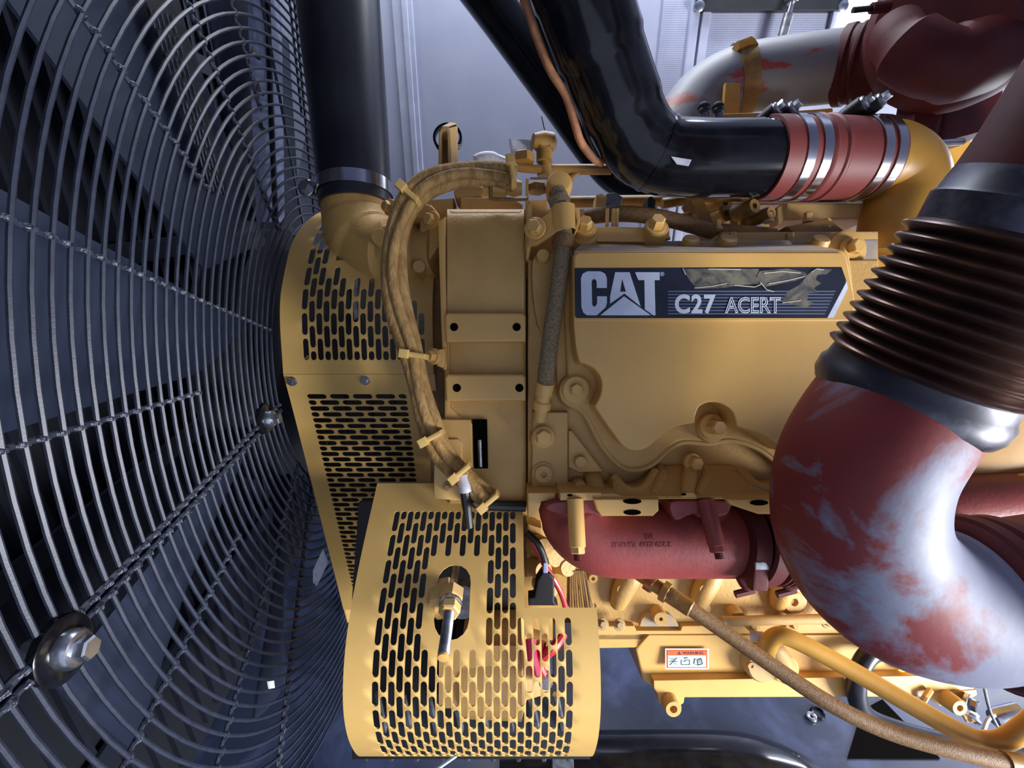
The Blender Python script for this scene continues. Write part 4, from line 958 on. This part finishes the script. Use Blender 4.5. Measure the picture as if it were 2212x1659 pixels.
for (x0, y0, x1, y1, m) in ((1243, 1092, 1248, 1196, 'yellow'), (1527, 1092, 1551, 1192, 'red_oxide')):
    a, b = C(x0, y0, .768), C(x1, y1, .745); ax = (b - a).normalized(); l = (b - a).length
    st = MB().lathe(a, ax, [(-.01, .0135), (l * .86, .0135), (l * .88, .0115)], 18).build('spacer_sleeve', m, mf)
    MB().hexa(a + ax * l * .86, ax, .0125, .011).build('bolt_head', m, st)
    MB().lathe(a + ax * (l * .86 + .010), ax, sum([[(k * .0024, .0062), (k * .0024 + .0012, .0070)] for k in range(5)], []), 12).build('thread', 'red_dark', st)
def mtext(body, px, py, size, sx):
    # cast letters upside down on the pipe wall
    def to3(x, y, z):
        X, Y = px - x, py + y; d = .77; vc_ = -(1167 - 829.5) / 1000 * .835
        for _ in range(8): v = -(Y - 829.5) / 1000 * d - vc_; d = .835 - math.sqrt(max(.0645 ** 2 - v * v, 1e-6))
        return C(X, Y, d + .0006 - z * .0007)
    return text_mb(body, to3, size, 0, 2.2, .3, sx)[0]
mtext('3 250 8239  IUNRUII', 1452, 1172, 15, 1.0).build('cast_lettering', 'red_oxide', mf, smooth=0)
mtext('H5', 1412, 1155, 14, 1.0).build('cast_lettering', 'red_oxide', mf, smooth=0)
vc = thing('manifold_clamp', 'dark red V-band clamp and bellows joint at the manifold end', 'clamp', base(1650, 1280, .84))
MB().lathe(C(1585, 1167, .815), C(1700, 1172, .83) - C(1585, 1167, .815), [(0, .0625), (.012, .066), (.02, .070), (.022, .070)], 36).build('hub', 'red_dark', vc)
MB().lathe(C(1612, 1167, .815), C(1700, 1172, .83) - C(1612, 1167, .815), [(0, .069), (.002, .0765), (.028, .0765), (.03, .069)], 40, False, False).build('band', 'red_dark', vc)
pr = []
for k in range(7): pr += [(k * .012, .064), (k * .012 + .003, .073), (k * .012 + .006, .073), (k * .012 + .009, .064)]
MB().lathe(C(1655, 1170, .815), C(1750, 1174, .83) - C(1655, 1170, .815), pr, 36).build('bellows', 'red_dark', vc)
for x0, x1 in ((1600, 1640), (1690, 1730)):
    MB().tube(path([(x0 - 8, 1238, .80), (x0 + 10, 1268, .79), (x0 + 36, 1262, .79), (x0 + 40, 1240, .80)], 4), .006, 8).build('latch_wire', 'red_dark', vc)
    MB().tube([C(x0 - 12, 1284, .79), C(x0 + 28, 1274, .79)], .0062, 8).build('tee_bolt', 'red_dark', vc)
MB().plate([(1632, 1212), (1664, 1212), (1664, 1242), (1660, 1278), (1626, 1278), (1628, 1244)], .755, .02, .004).build('latch_plate', 'red_dark', vc)
MB().plate([(1632, 1214), (1663, 1214), (1663, 1232), (1632, 1232)], .752, .004, .002).build('latch_rivet', 'steel_dull', vc)

# ================================================================== EXHAUST BELLOWS AND ELBOW (foreground right)
ex = thing('exhaust_elbow', 'large worn red and grey exhaust elbow with metal bellows at right foreground', 'exhaust pipe', base(1950, 1450, .62))
cA = C(1953, 858, .568); axE = (C(2150, 578, .500) - cA).normalized()
EP = [tuple(cA + axE * .03), tuple(cA)] + [tuple(C(*p)) for p in ((1893, 940, .566), (1857, 1008, .567), (1843, 1080, .570), (1850, 1150, .575), (1885, 1220, .580), (1955, 1278, .585), (2040, 1303, .588), (2100, 1300, .588))]
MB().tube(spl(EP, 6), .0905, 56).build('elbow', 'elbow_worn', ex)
MB().lathe(cA, axE, [(-.016, .0895), (-.012, .0965), (-.002, .1015), (.014, .1015), (.020, .0975), (.036, .0945)], 64, False, False).build('weld_collar', 'band_dark', ex)
pr = []; N_ = 11; per = .158 / N_
tp = lambda s_: 1 - .06 * (s_ - .03) / .172
for k in range(N_):
    s0 = .034 + k * per
    for j in range(8):
        t = j / 8; sv_ = s0 + per * t; pr.append((sv_, (.0925 + .0125 * (.5 - .5 * math.cos(2 * PI * t)) ** .7) * tp(sv_)))
e1 = .034 + N_ * per; pr.append((e1, .0925 * tp(e1)))
MB().lathe(cA, axE, pr, 80, False, False).build('bellows', 'bellows_steel', ex)
MB().lathe(cA, axE, [(e1 - .002, .088), (e1 + .028, .090), (e1 + .032, .087), (e1 + .055, .083)], 64, False, False).build('weld_collar', 'band_dark', ex)
MB().lathe(cA, axE, [(e1 + .045, .0835), (e1 + .09, .080), (e1 + .9, .074)], 56).build('upper_pipe', 'red_dark', ex)
# V clamp and outlet flange at the elbow exit
q0, q1 = C(2092, 1301, .588), C(2170, 1290, .588); axQ = (q1 - q0).normalized()
MB().lathe(q0, axQ, [(.0, .0907), (.003, .096), (.01, .101), (.024, .101), (.029, .095), (.04, .095), (.044, .101), (.056, .101)], 56).build('outlet_flange', 'red_dark', ex)
MB().lathe(q0 + axQ * .012, axQ, [(0, .1012), (.003, .1055), (.016, .1055), (.019, .1012)], 56, False, False).build('vee_band', 'red_dark', ex)
MB().lathe(q0 + axQ * .06, axQ, [(0, .093), (.55, .093)], 48).build('outlet_pipe', 'red_dark', ex)
# rear-bank manifold piece and yellow casting seen beyond the elbow
rm = thing('rear_manifold', 'dark red rear manifold section partly hidden behind the exhaust elbow', 'exhaust manifold', base(2150, 1150, .85))
MB().tube(path([(1760, 1165, .83), (1900, 1130, .84), (2050, 1100, .85), (2260, 1085, .86)], 5), .062, 30).build('body', 'red_oxide', rm)
MB().tube([C(2185, 1205, .72), C(2215, 1208, .72)], .008, 12).build('clamp_bolt', 'steel', rm)
MB().plate([(2090, 1120), (2190, 1180), (2230, 1215), (2230, 1190), (2150, 1130)], .74, .03, .006).build('clamp_strap', 'red_oxide', rm)
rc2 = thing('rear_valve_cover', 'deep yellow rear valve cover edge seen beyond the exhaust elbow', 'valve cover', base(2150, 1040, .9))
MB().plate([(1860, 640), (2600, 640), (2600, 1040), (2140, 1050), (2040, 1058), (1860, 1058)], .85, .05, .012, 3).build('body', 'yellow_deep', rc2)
MB().tube(path([(1960, 1058, .84), (2100, 1050, .84), (2260, 1030, .84)], 4), .012, 12).build('lip', 'yellow', rc2)

# ================================================================== BLACK CHARGE AIR PIPES
pa = thing('rear_air_pipe', 'glossy black air pipe slanting across the grey back wall', 'pipe', base(1330, 385, 1.45))
MB().tube(path([(580, -640, 1.45), (800, -345, 1.45), (1010, -70, 1.45), (1110, 62, 1.45), (1215, 205, 1.45), (1300, 322, 1.45), (1350, 372, 1.45), (1430, 400, 1.46)], 5), .076, 36).build('tube', 'black_gloss', pa)
pb = thing('charge_air_pipe', 'wide glossy black charge air pipe bending above the valve cover', 'pipe', base(1430, 420, .95))
MB().tube(path([(1080, -560, .70), (1170, -300, .74), (1236, -80, .80), (1266, 20, .83), (1300, 120, .865), (1338, 220, .90), (1378, 300, .93), (1428, 336, .94), (1500, 343, .945), (1580, 343, .948), (1662, 342, .95)], 6), [.0865] * 16 + [.084] * 8 + [.080] * 8 + [.076] * 8 + [.0745] * 21, 44).build('tube', 'black_gloss', pb)
wa = (C(1450, 340, .943) - C(1392, 312, .935)).normalized()
MB().lathe(C(1418, 331, .94) - wa * .004, wa, [(0, .0745), (.001, .0775), (.007, .0775), (.008, .0745)], 44, False, False).build('weld_ring', 'black_gloss', pb)
MB().lathe(C(1662, 342, .95), R, [(-.004, .0745), (-.002, .0765), (.004, .0765), (.006, .0745)], 40, False, False).build('bead', 'black_gloss', pb)
MB().plate([(1450, 338), (1494, 345), (1488, 358), (1462, 354)], .868, .002).build('sticker', 'white_film', pb)
ow = thing('orange_conduit', 'thin tan orange corrugated conduit running along the black pipe', 'conduit', base(1275, 350, .9))
MB().tube(path([(1000, -420, .74), (1080, -180, .78), (1122, -30, .82), (1140, 20, .82), (1160, 80, .84), (1188, 150, .86), (1222, 205, .88), (1240, 260, .90), (1254, 305, .92), (1280, 340, .94), (1300, 352, .96)], 6), .0082, 12).build('tube', 'wire_orange', ow)
MB().tube(path([(1140, -30, .83), (1165, 60, .85), (1200, 140, .87), (1245, 215, .89), (1268, 290, .915), (1290, 340, .94)], 6), .0035, 8).build('wire', 'black_plastic', ow)
sh = thing('silicone_hose', 'red ribbed silicone hose joining black pipe to yellow elbow', 'hose', base(1760, 425, .97))
s0, s1 = C(1648, 342, .95), C(1890, 344, .975); axS = (s1 - s0).normalized(); LS = (s1 - s0).length
MB().lathe(s0, axS, [(0, .0765), (.001, .080), (.03, .080), (.09, .080), (.094, .083), (.098, .084), (.102, .081), (.118, .081), (.122, .084), (.127, .084), (.132, .080), (LS, .079)], 48).build('sleeve', 'red_silicone', sh)
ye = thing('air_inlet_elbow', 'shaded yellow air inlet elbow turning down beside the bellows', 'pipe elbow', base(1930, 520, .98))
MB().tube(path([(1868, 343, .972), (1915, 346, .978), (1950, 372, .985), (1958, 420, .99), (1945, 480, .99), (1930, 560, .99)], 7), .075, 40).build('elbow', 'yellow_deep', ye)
MB().plate([(1700, 436), (1880, 436), (1885, 470), (1700, 474)], 1.01, .1, .008).build('plenum', 'yellow_dusty', ye)
def tclamp(label, px, px2, bx, by, nm='hose_band'):
    o = thing('hose_band', label, 'clamp', base(px, 424, .96), 'steel T-bolt bands on the red silicone hose')
    a = s0 + axS * (LS * (px - 1648) / 242)
    MB().lathe(a, axS, [(0, .0805), (.0005, .0828), (.0185, .0828), (.019, .0805)], 44, False, False).build('band', 'steel_band', o)
    c = C(bx, by, .925); axb = (R * .45 + U * .28 - F * .85).normalized()
    MB().lathe(c - axb * .02, axb, [(-.022, .008), (-.022, .0155), (.018, .016), (.02, .014)], 18).build('barrel', 'black_plastic', o)
    MB().lathe(c, axb, [(-.002, .0135), (.004, .0135), (.006, .011)], 16).hexa(c + axb * .004, axb, .009, .014).build('nut', 'steel', o)
    MB().tube([c - axb * .03, c - axb * .03 - U * .02], .006, 8).build('bridge', 'steel_dull', o)
    return o
tclamp('steel band clamp on red hose, nearest the black pipe', 1684, 0, 1678, 236)
tclamp('steel band clamp on red hose, second from the black pipe', 1716, 0, 1712, 234)
tclamp('steel band clamp on red hose, third from the black pipe', 1838, 0, 1866, 222)
tclamp('steel band clamp on red hose, against the yellow elbow', 1866, 0, 1902, 216)
for k, (x, y) in enumerate(((1520, 246), (1550, 242))):
    o = thing('strut_screw', ('left' if k == 0 else 'right') + ' of two upright threaded screws behind the black pipe elbow', 'screw', base(x, 268, 1.02))
    a = C(x + 6, 275, 1.02); b = C(x, y - 14, 1.02); ax_ = (b - a).normalized()
    MB().lathe(a, ax_, [(0, .009), (.03, .009), (.031, .006), (.032, .010), (.046, .012), (.05, .012), (.052, .009)], 14).build('barrel', 'steel_dull', o)
    MB().lathe(a + ax_ * .034, ax_, [(0, .0135), (.003, .0135), (.006, .0125), (.009, .0135), (.012, .0135)], 14).build('collar', 'black_plastic', o)

# far turbo side: worn grey pipe, strap, dark red turbocharger
fp = thing('turbo_outlet_pipe', 'worn grey pipe with flaking red paint curving to the turbocharger', 'pipe', base(1640, 240, 1.3))
MB().tube(path([(1452, 330, 1.3), (1476, 275, 1.3), (1520, 215, 1.3), (1590, 176, 1.29), (1680, 160, 1.27), (1760, 150, 1.25), (1835, 142, 1.23)], 7), .086, 40).build('tube', 'pipe_worn', fp)
sp = thing('pipe_strap', 'yellow and brown strap bracket clasping the worn grey pipe', 'strap', base(1590, 250, 1.25))
axp = (C(1680, 160, 1.27) - C(1560, 190, 1.295)).normalized()
MB().lathe(C(1600, 173, 1.288) - axp * .02, axp, [(0, .0865), (0, .0905), (.042, .0905), (.042, .0865)], 44, False, False).build('band', 'olive_brass', sp)
MB().plate([(1567, 178), (1600, 178), (1598, 248), (1562, 248)], 1.19, .012, .003).build('leg', 'yellow_deep', sp)
MB().plate([(1592, 88), (1624, 76), (1632, 82), (1640, 94), (1620, 94), (1598, 102)], 1.2, .05, .003).build('hook', 'yellow_deep', sp)
MB().plate([(1556, 244), (1690, 240), (1800, 232), (1802, 262), (1556, 268)], 1.15, .03, .004).build('bar', 'yellow_deep', sp)
tb = thing('turbocharger', 'dark red turbocharger housing in the upper right corner', 'turbocharger', base(2050, 200, 1.0))
t0 = C(1826, 143, 1.23); axT = (C(1990, 120, 1.13) - t0).normalized()
MB().lathe(t0, axT, [(-.012, .086), (-.010, .094), (.010, .095), (.014, .090), (.024, .090), (.028, .094), (.034, .094), (.04, .088), (.12, .094), (.2, .11), (.26, .10)], 44).build('inlet_neck', 'red_dark', tb)
tc_ = C(2085, 40, 1.0); axV = (R * .75 + F * .25 + U * .3).normalized()
MB().lathe(tc_ - axV * .10, axV, [(0, .06), (.0, .13), (.03, .165), (.07, .178), (.11, .175), (.14, .15), (.15, .125), (.17, .12), (.172, .135), (.19, .137), (.195, .12), (.21, .12), (.212, .135), (.235, .137), (.24, .1)], 56).build('compressor_housing', 'red_dark', tb)
MB().tube(path([(1930, 70, .98), (1960, 105, .95), (2040, 140, .93), (2130, 120, .94)], 6), [.05] * 6 + [.062] * 7 + [.07] * 6, 28).build('volute', 'red_dark', tb)
MB().tube([C(1842, 22, 1.0), C(1902, 16, 1.0)], .006, 10).build('pin', 'black_plastic', tb)
MB().tube([C(1882, 18, 1.0), C(1920, 14, 1.0)], .011, 10).build('port', 'red_dark', tb)
MB().plate([(1990, 170), (2062, 162), (2050, 210), (2022, 300), (1968, 290)], 1.08, .06, .008).build('support_leg', 'red_dark', tb)
MB().plate([(2062, 120), (2200, 120), (2140, 280), (2030, 310)], 1.14, .08, .01).build('turbine_side', 'red_dark', tb)
yb = thing('intake_manifold', 'yellow intake plenum rails behind the inlet elbow', 'intake manifold', base(2000, 330, 1.2))
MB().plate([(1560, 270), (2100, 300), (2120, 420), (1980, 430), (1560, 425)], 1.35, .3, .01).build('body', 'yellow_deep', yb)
MB().plate([(1990, 284), (2014, 278), (2018, 296), (1994, 300)], 1.05, .03, .004).build('lug', 'yellow', yb)
MB().tube([C(2010, 310, 1.1), C(2080, 306, 1.1)], .008, 10).build('rail', 'steel', yb)

# ================================================================== LOWER RIGHT HOSES
b1 = thing('return_hose', 'brown braided return hose running diagonally below the manifold', 'hose', base(1900, 1620, .8))
MB().tube(path([(1430, 1272, .90), (1470, 1300, .88), (1560, 1362, .86), (1680, 1446, .83), (1800, 1524, .80), (1920, 1580, .78), (2060, 1620, .76), (2180, 1648, .75), (2260, 1660, .75)], 6), .0135, 16).build('hose', 'hose_brown', b1)
a, b = C(1378, 1240, .93), C(1475, 1304, .878); ax = (b - a).normalized()
MB().lathe(a, ax, [(-.01, .012), (.02, .012), (.021, .018), (.036, .018), (.037, .013), (.055, .013), (.056, .016), (.11, .0155), (.112, .013)], 16).build('ferrule', 'olive_brass', b1)
MB().hexa(a + ax * .02, ax, .020, .016).build('nut', 'red_oxide', b1); MB().hexa(a + ax * .052, ax, .020, .014).build('nut', 'olive_brass', b1)
MB().lathe(C(2170, 1646, .75), C(2230, 1655, .75) - C(2170, 1646, .75), [(0, .0155), (.06, .016)], 16).build('ferrule', 'olive_brass', b1)
y1 = thing('drain_tube', 'smooth deep yellow rigid tube bending above the braided return hose', 'tube', base(1900, 1540, .85))
MB().tube(path([(1672, 1425, .945), (1660, 1402, .93), (1668, 1380, .91), (1692, 1374, .90), (1740, 1394, .89), (1840, 1448, .87), (1960, 1518, .84), (2070, 1580, .81), (2120, 1600, .80), (2170, 1598, .79), (2215, 1570, .78), (2260, 1530, .78)], 7), .0165, 18).build('tube', 'yellow_deep', y1)
MB().lathe(C(1672, 1420, .945), C(1680, 1450, .965) - C(1672, 1420, .945), [(0, .0185), (.03, .0185)], 16).build('fitting', 'yellow_dusty', y1)
k1 = thing('black_drain_hose', 'black rubber drain hose hanging from the oil pan to floor', 'hose', base(1870, 1600, 1.1))
MB().tube(path([(1905, 1402, .965), (1876, 1416, .955), (1856, 1450, .95), (1850, 1500, .955), (1872, 1545, .98), (1930, 1572, 1.02), (2040, 1600, 1.08), (2200, 1625, 1.15)], 6), .0185, 16).build('hose', 'black_rubber', k1)
MB().lathe(C(1926, 1394, .975), C(1880, 1414, .957) - C(1926, 1394, .975), [(0, .016), (.01, .0205), (.04, .0205), (.042, .017)], 18).build('ferrule', 'steel', k1)
hk = thing('hose_clip_tab', 'bent yellow tab with steel spring clip below the oil pan corner', 'clip', base(2085, 1560, 1.0))
MB().plate([(2068, 1522), (2088, 1516), (2118, 1548), (2112, 1560), (2090, 1562)], .985, .006, .002).build('tab', 'yellow', hk)
MB().tube(path([(2092, 1542, .975), (2106, 1550, .97), (2116, 1560, .975), (2104, 1562, .98)], 4), .005, 8).build('spring', 'steel', hk)
pg = thing('pipe_stub', 'short bare steel pipe stub lying at right of oil pan', 'pipe', base(2165, 1545, 1.05))
MB().lathe(C(2145, 1552, 1.05), C(2195, 1540, 1.05) - C(2145, 1552, 1.05), [(0, .016), (.01, .02), (.06, .02), (.06, .016)], 18).build('tube', 'steel', pg)
MB().tube(path([(2148, 1545, 1.04), (2134, 1555, 1.03), (2124, 1580, 1.02)], 4), .004, 8).build('wire', 'white_film', pg)
MB().tube(path([(2126, 1485, 1.0), (2140, 1540, 1.0), (2168, 1592, 1.0)], 5), .0028, 8).build('cable', 'steel_dull', pg)

# ================================================================== FLOOR / BASE RAILS
fz = lambda px, py: onZ(px, py, 0)
sk = thing('skid_tube', 'large round black base tube with curved end on the floor', 'tube', fz(1400, 1650))
MB().tube(path([(1080, 1672, 1.30), (1300, 1672, 1.30), (1560, 1672, 1.30), (1660, 1690, 1.30), (1740, 1730, 1.30), (1800, 1800, 1.30)], 5), .1, 28).build('tube', 'black_gloss', sk)
kp = thing('grey_foot_post', 'short grey steel post standing below the alternator guard', 'post', base(1212, 1659, 1.2))
MB().plate([(1190, 1560), (1236, 1560), (1242, 1700), (1194, 1700)], 1.15, .03, .003).build('post', 'steel_dull', kp)
ch = thing('base_channel', 'blue grey steel base channel along the bottom right floor', 'channel', fz(1950, 1655))
MB().prism([C(1735, 1640, 1.38), C(2260, 1640, 1.38), C(2260, 1720, 1.38), C(1735, 1720, 1.38)], F * .12, .004).build('flange', 'floor_blue', ch)
op = thing('floor_slot', 'black recessed opening plate in the blue floor near the hoses', 'floor opening', fz(1920, 1600))
MB().prism([fz(1862, 1535) + V((0, 0, .004)), fz(1905, 1512) + V((0, 0, .004)), fz(2030, 1640) + V((0, 0, .004)), fz(1830, 1640) + V((0, 0, .004))], V((0, 0, -.003))).build('plate', 'hole_dark', op)
for nm, lab, px, py, R_, r_ in (('washer', 'dark flat washer lying on blue floor', 1766, 1541, .017, .004), ('hex_nut', 'small bright nut lying beside washer on floor', 1752, 1551, .010, .006)):
    p = fz(px, py); m_ = MB()
    m_.tube([p + V((R_ * math.cos(2 * PI * i / 24), R_ * math.sin(2 * PI * i / 24), r_)) for i in range(24)], r_, 8, closed=True)
    tag(m_.build(nm, 'black_gloss' if nm == 'washer' else 'steel'), lab, nm.replace('_', ' '))
